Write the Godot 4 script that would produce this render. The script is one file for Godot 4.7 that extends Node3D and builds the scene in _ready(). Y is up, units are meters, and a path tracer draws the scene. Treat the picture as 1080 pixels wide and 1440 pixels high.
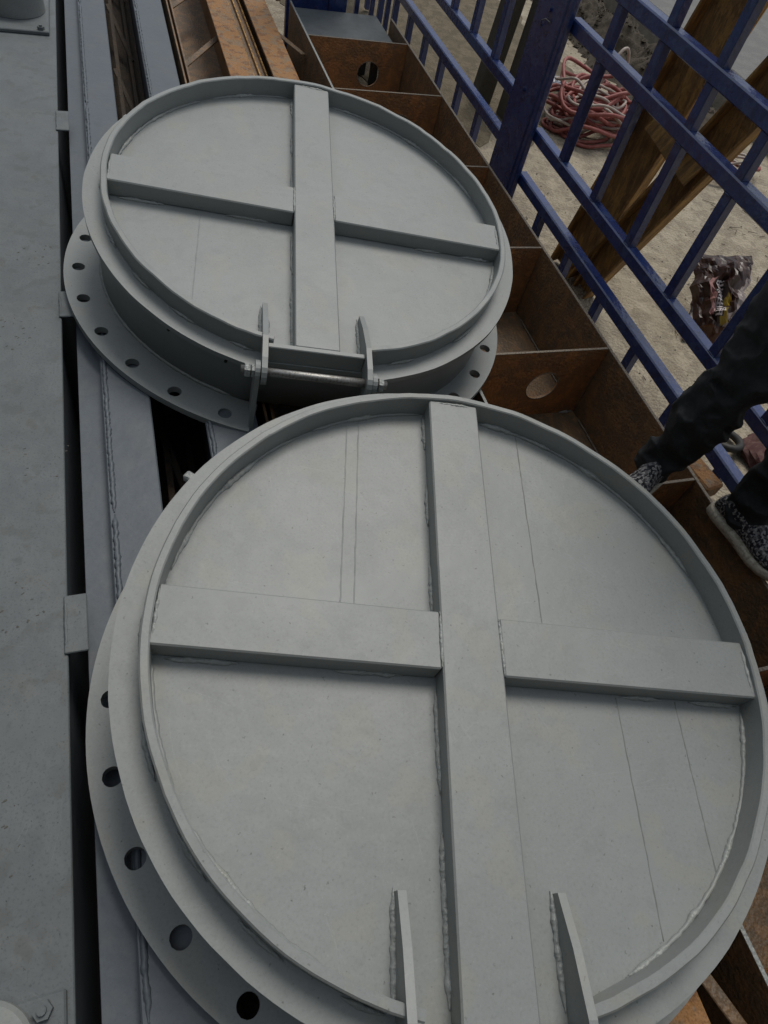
extends Node3D
# Two painted steel flap gates lying on steel beams in a yard, beside a rusty box girder and a blue fence.

var M := {}
var rng := RandomNumberGenerator.new()
var counts := {}
const GY := -0.70          # ground height; y = 0 is the rim top of the nearer gate

# ------------------------------------------------------------------ naming helpers
func numbered(n: String) -> String:
	if not counts.has(n):
		counts[n] = 0
		return n
	counts[n] += 1
	return "%s_%03d" % [n, counts[n]]

func tag(o: Node3D, label := "", category := "", group := "", kind := "") -> Node3D:
	if label != "": o.set_meta("label", label)
	if category != "": o.set_meta("category", category)
	if group != "": o.set_meta("group", group)
	if kind != "": o.set_meta("kind", kind)
	return o

func thing(called: String, label: String, category: String, at := Vector3.ZERO, basis := Basis.IDENTITY, group := "") -> Node3D:
	var o := Node3D.new()
	o.name = numbered(called)
	add_child(o)
	o.transform = Transform3D(basis, at)
	tag(o, label, category, group)
	return o

func obj(called: String, st, mat: Material, parent: Node = null) -> MeshInstance3D:
	var o := MeshInstance3D.new()
	if parent == null:
		o.name = numbered(called)
		add_child(o)
	else:
		o.name = called
		parent.add_child(o, true)
	if st is SurfaceTool:
		st.generate_normals()
		o.mesh = st.commit()
	else:
		o.mesh = st
	o.material_override = mat
	return o

func structure(called: String, st, mat: Material, label := "") -> MeshInstance3D:
	var o := obj(called, st, mat)
	tag(o, label, "", "", "structure")
	return o

# ------------------------------------------------------------------ shape helpers
func mb(smooth := false) -> SurfaceTool:
	var st := SurfaceTool.new()
	st.begin(Mesh.PRIMITIVE_TRIANGLES)
	st.set_smooth_group(0 if smooth else -1)
	return st

func tri(st: SurfaceTool, a: Vector3, b: Vector3, c: Vector3, out: Vector3) -> void:
	if (b - a).cross(c - a).dot(out) > 0.0:
		st.add_vertex(a); st.add_vertex(c); st.add_vertex(b)
	else:
		st.add_vertex(a); st.add_vertex(b); st.add_vertex(c)

func quad(st: SurfaceTool, a: Vector3, b: Vector3, c: Vector3, d: Vector3, out: Vector3) -> void:
	tri(st, a, b, c, out)
	tri(st, a, c, d, out)

# box with chamfered edges
func cbox(st: SurfaceTool, c: Vector3, size: Vector3, bev := 0.002, bs := Basis.IDENTITY) -> void:
	var h := size * 0.5
	var b: float = minf(bev, minf(h.x, minf(h.y, h.z)) * 0.6)
	var f := func(sx: float, sy: float, sz: float, ax: int) -> Vector3:
		var v := Vector3(sx * (h.x - b), sy * (h.y - b), sz * (h.z - b))
		if ax == 0: v.x = sx * h.x
		if ax == 1: v.y = sy * h.y
		if ax == 2: v.z = sz * h.z
		return c + bs * v
	for s in [-1.0, 1.0]:
		quad(st, f.call(s, -1, -1, 0), f.call(s, 1, -1, 0), f.call(s, 1, 1, 0), f.call(s, -1, 1, 0), bs * Vector3(s, 0, 0))
		quad(st, f.call(-1, s, -1, 1), f.call(1, s, -1, 1), f.call(1, s, 1, 1), f.call(-1, s, 1, 1), bs * Vector3(0, s, 0))
		quad(st, f.call(-1, -1, s, 2), f.call(1, -1, s, 2), f.call(1, 1, s, 2), f.call(-1, 1, s, 2), bs * Vector3(0, 0, s))
		for t in [-1.0, 1.0]:
			quad(st, f.call(s, t, -1, 0), f.call(s, t, 1, 0), f.call(s, t, 1, 1), f.call(s, t, -1, 1), bs * Vector3(s, t, 0))
			quad(st, f.call(s, -1, t, 0), f.call(s, 1, t, 0), f.call(s, 1, t, 2), f.call(s, -1, t, 2), bs * Vector3(s, 0, t))
			quad(st, f.call(-1, s, t, 1), f.call(1, s, t, 1), f.call(1, s, t, 2), f.call(-1, s, t, 2), bs * Vector3(0, s, t))
			for u in [-1.0, 1.0]:
				tri(st, f.call(s, t, u, 0), f.call(s, t, u, 1), f.call(s, t, u, 2), bs * Vector3(s, t, u))

func box_ab(st: SurfaceTool, a: Vector3, b: Vector3, bev := 0.002) -> void:
	cbox(st, (a + b) * 0.5, (b - a).abs(), bev)

# bar of rectangular section from a to b; up gives the direction of its height
func bar(st: SurfaceTool, a: Vector3, b: Vector3, w: float, hh: float, up := Vector3.UP, bev := 0.002) -> void:
	var y := (b - a).normalized()
	var x := y.cross(up).normalized()
	var z := x.cross(y)
	cbox(st, (a + b) * 0.5, Vector3(w, (b - a).length(), hh), bev, Basis(x, y, z))

# round tube along a path
func tube(st: SurfaceTool, pts: PackedVector3Array, rad, sides := 8, closed := false) -> void:
	var n := pts.size()
	var rings: Array = []
	var nrm := Vector3.UP
	for i in n:
		var a := pts[(i - 1 + n) % n] if closed else pts[maxi(i - 1, 0)]
		var b := pts[(i + 1) % n] if closed else pts[mini(i + 1, n - 1)]
		var d := (b - a).normalized()
		if i == 0:
			nrm = d.cross(Vector3(0.31, 0.9, 0.17)).normalized()
		nrm = (nrm - d * nrm.dot(d)).normalized()
		var bn := d.cross(nrm)
		var r: float = rad[i] if (rad is Array or rad is PackedFloat32Array) else rad
		var ring := PackedVector3Array()
		for k in sides:
			var t := TAU * k / sides
			ring.append(pts[i] + (nrm * cos(t) + bn * sin(t)) * r)
		rings.append(ring)
	for i in (n if closed else n - 1):
		var p: PackedVector3Array = rings[i]
		var q: PackedVector3Array = rings[(i + 1) % n]
		for k in sides:
			var k2 := (k + 1) % sides
			quad(st, p[k], p[k2], q[k2], q[k], (p[k] + p[k2]) * 0.5 - pts[i])
	if not closed:
		for e in [0, n - 1]:
			var ring: PackedVector3Array = rings[e]
			var d: Vector3 = (pts[0] - pts[1]) if e == 0 else (pts[n - 1] - pts[n - 2])
			for k in sides:
				tri(st, pts[e], ring[k], ring[(k + 1) % sides], d)

func cyl(st: SurfaceTool, a: Vector3, b: Vector3, r: float, sides := 16) -> void:
	tube(st, PackedVector3Array([a, b]), r, sides)

# a flat outline (in x,y) given thickness along z, placed by xf
func slab(st: SurfaceTool, poly: PackedVector2Array, z0: float, z1: float, xf := Transform3D.IDENTITY) -> void:
	var idx := Geometry2D.triangulate_polygon(poly)
	var dz := xf.basis * Vector3(0, 0, signf(z1 - z0))
	for i in range(0, idx.size(), 3):
		var a := poly[idx[i]]
		var b := poly[idx[i + 1]]
		var c := poly[idx[i + 2]]
		tri(st, xf * Vector3(a.x, a.y, z0), xf * Vector3(b.x, b.y, z0), xf * Vector3(c.x, c.y, z0), -dz)
		tri(st, xf * Vector3(a.x, a.y, z1), xf * Vector3(b.x, b.y, z1), xf * Vector3(c.x, c.y, z1), dz)
	var cw := Geometry2D.is_polygon_clockwise(poly)
	for i in poly.size():
		var a := poly[i]
		var b := poly[(i + 1) % poly.size()]
		var o := Vector3(b.y - a.y, a.x - b.x, 0) * (-1.0 if cw else 1.0)
		quad(st, xf * Vector3(a.x, a.y, z0), xf * Vector3(b.x, b.y, z0), xf * Vector3(b.x, b.y, z1), xf * Vector3(a.x, a.y, z1), xf.basis * o)

# a plate cell with a round hole: outer boundary points and matching hole points, mapped to space at two heights
func holed(st: SurfaceTool, outer: PackedVector2Array, inner: PackedVector2Array, lo: Callable, hi: Callable, sides: Array) -> void:
	var n := outer.size()
	var up: Vector3 = hi.call(outer[0]) - lo.call(outer[0])
	for i in n:
		var j := (i + 1) % n
		quad(st, hi.call(outer[i]), hi.call(outer[j]), hi.call(inner[j]), hi.call(inner[i]), up)
		quad(st, lo.call(outer[i]), lo.call(outer[j]), lo.call(inner[j]), lo.call(inner[i]), -up)
		var mid: Vector3 = lo.call((inner[i] + inner[j]) * 0.5)
		var cen := Vector3.ZERO
		for k in n: cen += lo.call(inner[k]) / n
		quad(st, lo.call(inner[i]), lo.call(inner[j]), hi.call(inner[j]), hi.call(inner[i]), cen - mid)
		if sides[i]:
			quad(st, lo.call(outer[i]), lo.call(outer[j]), hi.call(outer[j]), hi.call(outer[i]), lo.call((outer[i] + outer[j]) * 0.5) - cen)

# lumpy weld bead along a path
func bead(parent: Node, pts: PackedVector3Array, r: float, mat: Material, skip := 0.0) -> void:
	# ragged fillet: radius and path wander smoothly, with a few blobs, tapering at both ends
	var path := PackedVector3Array()
	var rad := []
	var total := 0.0
	for i in pts.size() - 1: total += (pts[i + 1] - pts[i]).length()
	var nz := FastNoiseLite.new()
	nz.seed = rng.randi() % 10000
	nz.frequency = 1.0
	var run := 0.0
	for i in pts.size() - 1:
		var l := (pts[i + 1] - pts[i]).length()
		var steps := maxi(1, int(l / 0.006))
		for s in steps:
			var d := run + l * s / steps
			var w := Vector3(nz.get_noise_2d(d * 45.0, 1.0), nz.get_noise_2d(d * 45.0, 9.0) * 0.5, nz.get_noise_2d(d * 45.0, 17.0))
			path.append(pts[i].lerp(pts[i + 1], float(s) / steps) + w * r * 0.45)
			var ends := smoothstep(0.0, 0.03, d) * smoothstep(0.0, 0.03, total - d)
			rad.append(r * (0.25 + 0.75 * ends) * (1.0 + 0.45 * nz.get_noise_2d(d * 60.0, 30.0) + 0.25 * nz.get_noise_2d(d * 220.0, 40.0)))
		run += l
	path.append(pts[pts.size() - 1])
	rad.append(r * 0.25)
	var st := mb(true)
	tube(st, path, rad, 7)
	obj("weld_bead", st, mat, parent)

# lofted skin through rings of equal size, capped
func loft(st: SurfaceTool, rings: Array, cap := true) -> void:
	for i in rings.size() - 1:
		var p: PackedVector3Array = rings[i]
		var q: PackedVector3Array = rings[i + 1]
		var c := Vector3.ZERO
		for v in p: c += v / p.size()
		for k in p.size():
			var k2 := (k + 1) % p.size()
			quad(st, p[k], p[k2], q[k2], q[k], (p[k] + q[k2]) * 0.5 - c)
	if cap:
		for e in [0, rings.size() - 1]:
			var ring: PackedVector3Array = rings[e]
			var c := Vector3.ZERO
			for v in ring: c += v / ring.size()
			var o: Vector3 = c - rings[1 if e == 0 else rings.size() - 2][0]
			for k in ring.size():
				tri(st, c, ring[k], ring[(k + 1) % ring.size()], o)

# smooth union of tapered capsules, meshed as surface nets. bones: [a, b, ra, rb]
func flesh(bones: Array, cell: float, blend: float, wrinkle := 0.0, wfreq := 12.0) -> ArrayMesh:
	var lo := Vector3.INF
	var hi := -Vector3.INF
	for b in bones:
		for e in 2:
			var r: float = b[2 + e] + blend + wrinkle + cell * 2.0
			lo = lo.min(b[e] - Vector3.ONE * r)
			hi = hi.max(b[e] + Vector3.ONE * r)
	var n := Vector3i(((hi - lo) / cell).ceil()) + Vector3i.ONE
	var fld := PackedFloat32Array()
	fld.resize(n.x * n.y * n.z)
	fld.fill(1.0)
	for b in bones:
		var a: Vector3 = b[0]
		var ab: Vector3 = b[1] - a
		var l2 := maxf(ab.length_squared(), 1e-9)
		var r: float = maxf(b[2], b[3]) + blend + cell * 2.0
		var i0 := Vector3i(((a.min(b[1]) - Vector3.ONE * r - lo) / cell).floor()).clamp(Vector3i.ZERO, n - Vector3i.ONE)
		var i1 := Vector3i(((a.max(b[1]) + Vector3.ONE * r - lo) / cell).ceil()).clamp(Vector3i.ZERO, n - Vector3i.ONE)
		for z in range(i0.z, i1.z + 1):
			for y in range(i0.y, i1.y + 1):
				var id := (z * n.y + y) * n.x
				for x in range(i0.x, i1.x + 1):
					var p := lo + Vector3(x, y, z) * cell - a
					var t := clampf(p.dot(ab) / l2, 0.0, 1.0)
					var d: float = (p - ab * t).length() - lerpf(b[2], b[3], t)
					var o := fld[id + x]
					var h := maxf(blend - absf(d - o), 0.0) / blend
					fld[id + x] = minf(d, o) - h * h * blend * 0.25
	if wrinkle > 0.0:
		var nz := FastNoiseLite.new()
		nz.seed = 5
		nz.frequency = wfreq
		nz.fractal_octaves = 2
		for z in n.z:
			for y in n.y:
				for x in n.x:
					var id := (z * n.y + y) * n.x + x
					if absf(fld[id]) < 0.05:
						var p := lo + Vector3(x, y, z) * cell
						fld[id] += wrinkle * (absf(nz.get_noise_3d(p.x * 1.1 + p.y * 0.35, p.y * 1.15 + p.x * 0.5, p.z * 1.1 - p.y * 0.3)) * 2.4 - 0.6)
	var vid := PackedInt32Array()
	vid.resize(fld.size())
	vid.fill(-1)
	var V := PackedVector3Array()
	var N := PackedVector3Array()
	var I := PackedInt32Array()
	var off := [Vector3i(0, 0, 0), Vector3i(1, 0, 0), Vector3i(0, 1, 0), Vector3i(1, 1, 0), Vector3i(0, 0, 1), Vector3i(1, 0, 1), Vector3i(0, 1, 1), Vector3i(1, 1, 1)]
	var edges := [[0, 1], [2, 3], [4, 5], [6, 7], [0, 2], [1, 3], [4, 6], [5, 7], [0, 4], [1, 5], [2, 6], [3, 7]]
	var sx := 1
	var sy := n.x
	var sz := n.x * n.y
	var so := [0, sx, sy, sx + sy, sz, sx + sz, sy + sz, sx + sy + sz]
	for z in n.z - 1:
		for y in n.y - 1:
			for x in n.x - 1:
				var id := z * sz + y * sy + x
				var m := 0
				for k in 8:
					if fld[id + so[k]] < 0.0: m += 1
				if m == 0 or m == 8: continue
				var sum := Vector3.ZERO
				var cnt := 0
				for e in edges:
					var fa := fld[id + so[e[0]]]
					var fb := fld[id + so[e[1]]]
					if (fa < 0.0) != (fb < 0.0):
						sum += Vector3(off[e[0]]).lerp(Vector3(off[e[1]]), fa / (fa - fb))
						cnt += 1
				vid[id] = V.size()
				V.append(lo + (Vector3(x, y, z) + sum / cnt) * cell)
				var g := Vector3(fld[id + 1] - fld[id] + fld[id + sx + sy + sz] - fld[id + sy + sz], fld[id + sy] - fld[id] + fld[id + sx + sy + sz] - fld[id + sx + sz], fld[id + sz] - fld[id] + fld[id + sx + sy + sz] - fld[id + sx + sy])
				N.append(g.normalized())
	for z in range(1, n.z - 1):
		for y in range(1, n.y - 1):
			for x in range(1, n.x - 1):
				var id := z * sz + y * sy + x
				var f0 := fld[id] < 0.0
				for ax in 3:
					var s: int = [sx, sy, sz][ax]
					if f0 == (fld[id + s] < 0.0): continue
					var b: int = [sy, sz, sx][ax]
					var c: int = [sz, sx, sy][ax]
					var q := [vid[id], vid[id - b], vid[id - b - c], vid[id - c]]
					if q.has(-1): continue
					if f0: I.append_array([q[0], q[2], q[1], q[0], q[3], q[2]])
					else: I.append_array([q[0], q[1], q[2], q[0], q[2], q[3]])
	var arr := []
	arr.resize(Mesh.ARRAY_MAX)
	arr[Mesh.ARRAY_VERTEX] = V
	arr[Mesh.ARRAY_NORMAL] = N
	arr[Mesh.ARRAY_INDEX] = I
	var am := ArrayMesh.new()
	am.add_surface_from_arrays(Mesh.PRIMITIVE_TRIANGLES, arr)
	return am

# ------------------------------------------------------------------ materials
func noise_bytes(size: int, freq: float, oct: int, sd: int, type := FastNoiseLite.TYPE_SIMPLEX_SMOOTH, ret := -1) -> PackedByteArray:
	var nz := FastNoiseLite.new()
	nz.seed = sd
	nz.frequency = freq
	nz.noise_type = type
	nz.fractal_type = FastNoiseLite.FRACTAL_FBM if oct > 1 else FastNoiseLite.FRACTAL_NONE
	nz.fractal_octaves = oct
	if ret >= 0: nz.cellular_return_type = ret
	var im := nz.get_seamless_image(size, size)
	im.convert(Image.FORMAT_L8)
	return im.get_data()

# irregular small specks and pits: each is a short random walk of a few pixels
func speck_bytes(size: int, count: int, walk: int, sd: int) -> PackedByteArray:
	var r := RandomNumberGenerator.new()
	r.seed = sd
	var b := PackedByteArray()
	b.resize(size * size)
	for k in count:
		var x := r.randi() % size
		var y := r.randi() % size
		var v := 110 + r.randi() % 146
		for i in 1 + r.randi() % walk:
			b[y * size + x] = v
			x = (x + r.randi() % 3 - 1 + size) % size
			y = (y + r.randi() % 3 - 1 + size) % size
	return b

# thin scratches and drag marks, mostly in short sheaves
func scratch_bytes(size: int, count: int, sd: int) -> PackedByteArray:
	var r := RandomNumberGenerator.new()
	r.seed = sd
	var b := PackedByteArray()
	b.resize(size * size)
	for k in count:
		var x := r.randf() * size
		var y := r.randf() * size
		var ang := r.randf() * TAU
		for m in 1 + r.randi() % 4:
			var px := x + r.randf_range(-9, 9)
			var py := y + r.randf_range(-9, 9)
			var a := ang + r.randf_range(-0.12, 0.12)
			var bend := r.randf_range(-0.006, 0.006)
			var v := 70 + r.randi() % 186
			for i in 8 + r.randi() % 90:
				px += cos(a)
				py += sin(a)
				a += bend
				if r.randf() < 0.85:
					b[posmod(int(py), size) * size + posmod(int(px), size)] = v
	return b

# mix of tones chosen by noise layers; every colour is linear.
# layers: [bytes, low, high, colour, strength]
func blend_tex(size: int, base: Color, layers: Array) -> ImageTexture:
	var data := PackedByteArray()
	data.resize(size * size * 3)
	var lut := PackedByteArray()
	lut.resize(4096)
	for i in 4096:
		lut[i] = int(round(clampf(Color(i / 4095.0, 0, 0).linear_to_srgb().r, 0, 1) * 255.0))
	var tabs: Array = []
	for L in layers:
		var t := PackedFloat32Array()
		t.resize(256)
		for i in 256:
			t[i] = smoothstep(L[1], L[2], i / 255.0) * L[4] if L[1] < L[2] else (1.0 - smoothstep(L[2], L[1], i / 255.0)) * L[4]
		tabs.append(t)
	var nl := layers.size()
	for i in size * size:
		var r := base.r
		var g := base.g
		var b := base.b
		for k in nl:
			var w: float = tabs[k][layers[k][0][i]]
			if w > 0.0:
				var c: Color = layers[k][3]
				r += (c.r - r) * w
				g += (c.g - g) * w
				b += (c.b - b) * w
		data[i * 3] = lut[int(clampf(r, 0, 1) * 4095.0)]
		data[i * 3 + 1] = lut[int(clampf(g, 0, 1) * 4095.0)]
		data[i * 3 + 2] = lut[int(clampf(b, 0, 1) * 4095.0)]
	var im := Image.create_from_data(size, size, false, Image.FORMAT_RGB8, data)
	return ImageTexture.create_from_image(im)

func bump_tex(size: int, freq: float, oct: int, sd: int, strength: float) -> ImageTexture:
	var nz := FastNoiseLite.new()
	nz.seed = sd
	nz.frequency = freq
	nz.fractal_octaves = oct
	var im := nz.get_seamless_image(size, size)
	im.convert(Image.FORMAT_RGBA8)
	im.bump_map_to_normal_map(strength)
	return ImageTexture.create_from_image(im)

func mat(tex: Texture2D, metres: float, rough: float, bump: Texture2D = null, bscale := 0.4, world := true, tint := Color.WHITE, metal := 0.0) -> StandardMaterial3D:
	var m := StandardMaterial3D.new()
	m.albedo_texture = tex
	m.albedo_color = tint.linear_to_srgb()
	m.roughness = rough
	m.metallic = metal
	m.uv1_triplanar = true
	m.uv1_world_triplanar = world
	m.uv1_scale = Vector3.ONE / metres
	if bump:
		m.normal_enabled = true
		m.normal_texture = bump
		m.normal_scale = bscale
	return m

func materials() -> void:
	var S := 1024
	var big := noise_bytes(S, 0.0045, 4, 11)
	var mid := noise_bytes(S, 0.018, 4, 12)
	var fine := noise_bytes(S, 0.16, 3, 13)
	var grain := noise_bytes(S, 0.45, 1, 14)
	var spots := speck_bytes(S, 1100, 4, 15)
	var spots2 := speck_bytes(S, 900, 5, 16)
	var scr := scratch_bytes(S, 150, 19)
	var patch := noise_bytes(S, 0.008, 5, 17)
	var smear := noise_bytes(S, 0.012, 5, 18)
	var soft := bump_tex(512, 0.05, 3, 21, 3.0)
	var rough_b := bump_tex(512, 0.12, 4, 22, 5.0)
	# gate paint: pale grey with a faint green-yellow cast, dust, pits and specks
	var paint := func(a: Color, dust: Color, chip: Color, specks: float) -> ImageTexture:
		return blend_tex(S, a, [
			[big, 0.35, 0.7, a * 1.07, 0.6], [mid, 0.58, 0.78, a * 0.93, 0.3], [patch, 0.60, 0.74, dust, 0.45],
			[smear, 0.66, 0.76, a * 0.84, 0.3], [fine, 0.62, 0.8, a * 1.2, 0.3], [fine, 0.34, 0.22, a * 0.72, 0.35], [scr, 0.2, 1.0, a * 1.4, 0.32],
			[grain, 0.3, 0.1, a * 0.8, 0.3], [spots2, 0.2, 1.0, chip, specks], [spots, 0.2, 1.0, a * 1.5, specks * 0.5]])
	var tg: ImageTexture = paint.call(Color(0.275, 0.285, 0.268), Color(0.315, 0.305, 0.255), Color(0.05, 0.045, 0.04), 0.7)
	M.gate = mat(tg, 1.3, 0.45, soft, 0.07, true, Color(0.93, 0.955, 0.995))
	M.gate_far = mat(tg, 1.1, 0.45, soft, 0.07, true, Color(0.93, 0.965, 1.02))
	M.seam = mat(tg, 0.4, 0.6, null, 0.0, true, Color(0.66, 0.67, 0.68))
	M.weld = mat(tg, 0.7, 0.40, rough_b, 0.5, true, Color(1.06, 1.09, 1.12))
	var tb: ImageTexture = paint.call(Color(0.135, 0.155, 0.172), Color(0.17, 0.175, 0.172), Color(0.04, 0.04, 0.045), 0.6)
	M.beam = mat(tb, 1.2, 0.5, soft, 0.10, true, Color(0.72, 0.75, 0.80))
	var tl: ImageTexture = blend_tex(S, Color(0.150, 0.162, 0.163), [
		[big, 0.35, 0.7, Color(0.172, 0.186, 0.185), 0.8], [patch, 0.58, 0.74, Color(0.185, 0.186, 0.165), 0.35], [smear, 0.63, 0.74, Color(0.115, 0.115, 0.10), 0.4], [scr, 0.2, 1.0, Color(0.26, 0.26, 0.25), 0.4],
		[mid, 0.58, 0.76, Color(0.135, 0.145, 0.147), 0.4], [fine, 0.34, 0.22, Color(0.09, 0.09, 0.085), 0.5], [grain, 0.3, 0.1, Color(0.11, 0.11, 0.11), 0.35], [spots2, 0.2, 1.0, Color(0.03, 0.03, 0.03), 0.8]])
	M.leaf = mat(tl, 1.15, 0.55, soft, 0.10, true, Color(0.81, 0.85, 0.90))
	# patchy sheen: hand-brushed paint is glossier in some places than in others
	var sheen := blend_tex(512, Color(0.78, 0.78, 0.78), [[noise_bytes(512, 0.01, 5, 70), 0.3, 0.75, Color(0.95, 0.95, 0.95), 0.9], [noise_bytes(512, 0.05, 4, 71), 0.5, 0.75, Color(0.68, 0.68, 0.68), 0.35]])
	for m in [M.gate, M.gate_far, M.leaf, M.beam]:
		m.roughness_texture = sheen
		m.roughness_texture_channel = BaseMaterial3D.TEXTURE_CHANNEL_GREEN
		m.roughness *= 1.12
	M.dirt = mat(blend_tex(256, Color(0.105, 0.104, 0.092), [[noise_bytes(256, 0.1, 3, 31), 0.4, 0.7, Color(0.13, 0.128, 0.11), 0.8]]), 0.1, 0.95)
	M.steel = mat(blend_tex(256, Color(0.32, 0.32, 0.31), [[noise_bytes(256, 0.06, 4, 32), 0.5, 0.7, Color(0.16, 0.14, 0.11), 0.8]]), 0.12, 0.38, rough_b, 0.3, false, Color.WHITE, 0.75)
	# mill-scale and rust
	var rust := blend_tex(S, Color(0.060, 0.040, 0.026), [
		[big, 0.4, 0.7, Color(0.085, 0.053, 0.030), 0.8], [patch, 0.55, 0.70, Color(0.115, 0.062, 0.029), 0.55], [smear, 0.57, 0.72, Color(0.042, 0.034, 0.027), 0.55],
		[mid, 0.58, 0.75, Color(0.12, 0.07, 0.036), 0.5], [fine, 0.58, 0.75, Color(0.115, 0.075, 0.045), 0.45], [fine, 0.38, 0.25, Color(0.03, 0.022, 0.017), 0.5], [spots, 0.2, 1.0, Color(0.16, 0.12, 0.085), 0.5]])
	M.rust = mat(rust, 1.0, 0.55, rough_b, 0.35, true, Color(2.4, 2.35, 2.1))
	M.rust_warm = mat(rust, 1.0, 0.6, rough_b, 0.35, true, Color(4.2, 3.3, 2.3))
	M.rust_dark = mat(rust, 1.0, 0.75, rough_b, 0.35, true, Color(0.7, 0.75, 0.75))  # darker tint of the same rust, for the truss and gap floor
	M.cut = mat(blend_tex(256, Color(0.21, 0.175, 0.135), [[noise_bytes(256, 0.07, 4, 33), 0.45, 0.7, Color(0.11, 0.075, 0.045), 0.8]]), 0.2, 0.5, rough_b, 0.3)
	var orange := blend_tex(S, Color(0.31, 0.145, 0.042), [
		[big, 0.4, 0.65, Color(0.33, 0.165, 0.06), 0.8], [patch, 0.54, 0.66, Color(0.21, 0.16, 0.10), 0.6], [smear, 0.55, 0.68, Color(0.15, 0.062, 0.02), 0.7],
		[fine, 0.6, 0.8, Color(0.40, 0.23, 0.10), 0.4], [fine, 0.36, 0.25, Color(0.11, 0.05, 0.02), 0.5], [mid, 0.62, 0.76, Color(0.20, 0.17, 0.13), 0.5]])
	M.orange = mat(orange, 0.9, 0.7, rough_b, 0.35)
	var yellow := blend_tex(S, Color(0.27, 0.155, 0.050), [
		[big, 0.42, 0.62, Color(0.36, 0.22, 0.07), 0.8], [patch, 0.50, 0.64, Color(0.13, 0.072, 0.032), 0.75], [smear, 0.54, 0.68, Color(0.075, 0.048, 0.026), 0.7],
		[fine, 0.6, 0.8, Color(0.28, 0.18, 0.075), 0.4], [fine, 0.38, 0.25, Color(0.04, 0.025, 0.015), 0.6], [mid, 0.58, 0.72, Color(0.12, 0.075, 0.035), 0.7]])
	M.ochre = mat(yellow, 0.8, 0.72, rough_b, 0.4, true, Color(1.7, 1.62, 1.45))
	M.ochre.uv1_scale = Vector3(2.2, 0.4, 2.2)
	M.timber = mat(blend_tex(512, Color(0.085, 0.08, 0.062), [[noise_bytes(512, 0.03, 4, 34), 0.4, 0.7, Color(0.085, 0.07, 0.05), 0.8], [noise_bytes(512, 0.2, 3, 35), 0.55, 0.75, Color(0.17, 0.15, 0.11), 0.5]]), 0.5, 0.85, rough_b, 0.4)
	M.timber.uv1_scale = Vector3(5, 0.6, 5)
	# blue gloss paint with scuffs
	var blue := blend_tex(S, Color(0.0125, 0.029, 0.115), [
		[big, 0.4, 0.7, Color(0.016, 0.038, 0.140), 0.8], [patch, 0.56, 0.7, Color(0.034, 0.058, 0.145), 0.6], [smear, 0.58, 0.7, Color(0.009, 0.018, 0.068), 0.7],
		[fine, 0.64, 0.8, Color(0.04, 0.055, 0.14), 0.4], [spots2, 0.2, 1.0, Color(0.18, 0.19, 0.22), 0.6], [scr, 0.2, 1.0, Color(0.12, 0.14, 0.22), 0.45], [spots, 0.3, 1.0, Color(0.08, 0.045, 0.025), 0.7], [fine, 0.36, 0.25, Color(0.008, 0.011, 0.05), 0.4]])
	M.blue = mat(blue, 0.8, 0.26, soft, 0.25)
	M.blue.metallic_specular = 0.8
	M.blue.albedo_color = Color(1.25, 1.3, 1.32).linear_to_srgb()
	# ground
	var grd := blend_tex(S, Color(0.225, 0.195, 0.148), [
		[big, 0.4, 0.7, Color(0.275, 0.24, 0.185), 0.8], [patch, 0.50, 0.64, Color(0.155, 0.132, 0.10), 0.75], [smear, 0.58, 0.7, Color(0.135, 0.115, 0.085), 0.6],
		[mid, 0.56, 0.74, Color(0.19, 0.16, 0.115), 0.5], [fine, 0.58, 0.75, Color(0.31, 0.28, 0.225), 0.5], [fine, 0.4, 0.26, Color(0.12, 0.10, 0.075), 0.5], [spots, 0.2, 1.0, Color(0.09, 0.075, 0.055), 0.8], [grain, 0.3, 0.1, Color(0.14, 0.12, 0.09), 0.4]])
	M.ground = mat(grd, 1.5, 0.95, rough_b, 0.6, true, Color(1.50, 1.49, 1.46))
	M.soil = mat(blend_tex(512, Color(0.052, 0.041, 0.029), [[noise_bytes(512, 0.02, 5, 36), 0.4, 0.7, Color(0.085, 0.068, 0.048), 0.8], [noise_bytes(512, 0.14, 3, 37), 0.4, 0.25, Color(0.05, 0.038, 0.026), 0.7]]), 0.6, 0.97, rough_b, 0.8)
	M.dark_ground = mat(grd, 1.1, 0.97, rough_b, 0.7, true, Color(0.66, 0.62, 0.53))
	M.concrete = mat(blend_tex(512, Color(0.16, 0.158, 0.152), [[noise_bytes(512, 0.012, 5, 38), 0.4, 0.7, Color(0.19, 0.188, 0.18), 0.8], [noise_bytes(512, 0.12, 3, 39), 0.4, 0.25, Color(0.12, 0.12, 0.115), 0.6]]), 1.2, 0.9, rough_b, 0.4)
	M.blocker = mat(blend_tex(256, Color(0.10, 0.11, 0.115), [[noise_bytes(256, 0.012, 5, 60), 0.4, 0.7, Color(0.07, 0.07, 0.068), 0.8]]), 2.0, 0.7)  # grey sheet of the added sky-blocking walls
	M.kerb = mat(blend_tex(256, Color(0.24, 0.215, 0.17), [[noise_bytes(256, 0.03, 4, 40), 0.4, 0.7, Color(0.30, 0.275, 0.22), 0.8]]), 0.8, 0.95, rough_b, 0.5)
	# person
	M.denim = mat(blend_tex(512, Color(0.019, 0.0215, 0.0235), [[noise_bytes(512, 0.02, 4, 41), 0.45, 0.7, Color(0.033, 0.036, 0.039), 0.7], [noise_bytes(512, 0.4, 2, 42), 0.55, 0.8, Color(0.04, 0.043, 0.046), 0.4]]), 0.25, 0.9, rough_b, 0.3, false)
	var kn := FastNoiseLite.new()
	kn.seed = 44
	kn.frequency = 0.042
	kn.noise_type = FastNoiseLite.TYPE_SIMPLEX
	kn.domain_warp_enabled = true
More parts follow.
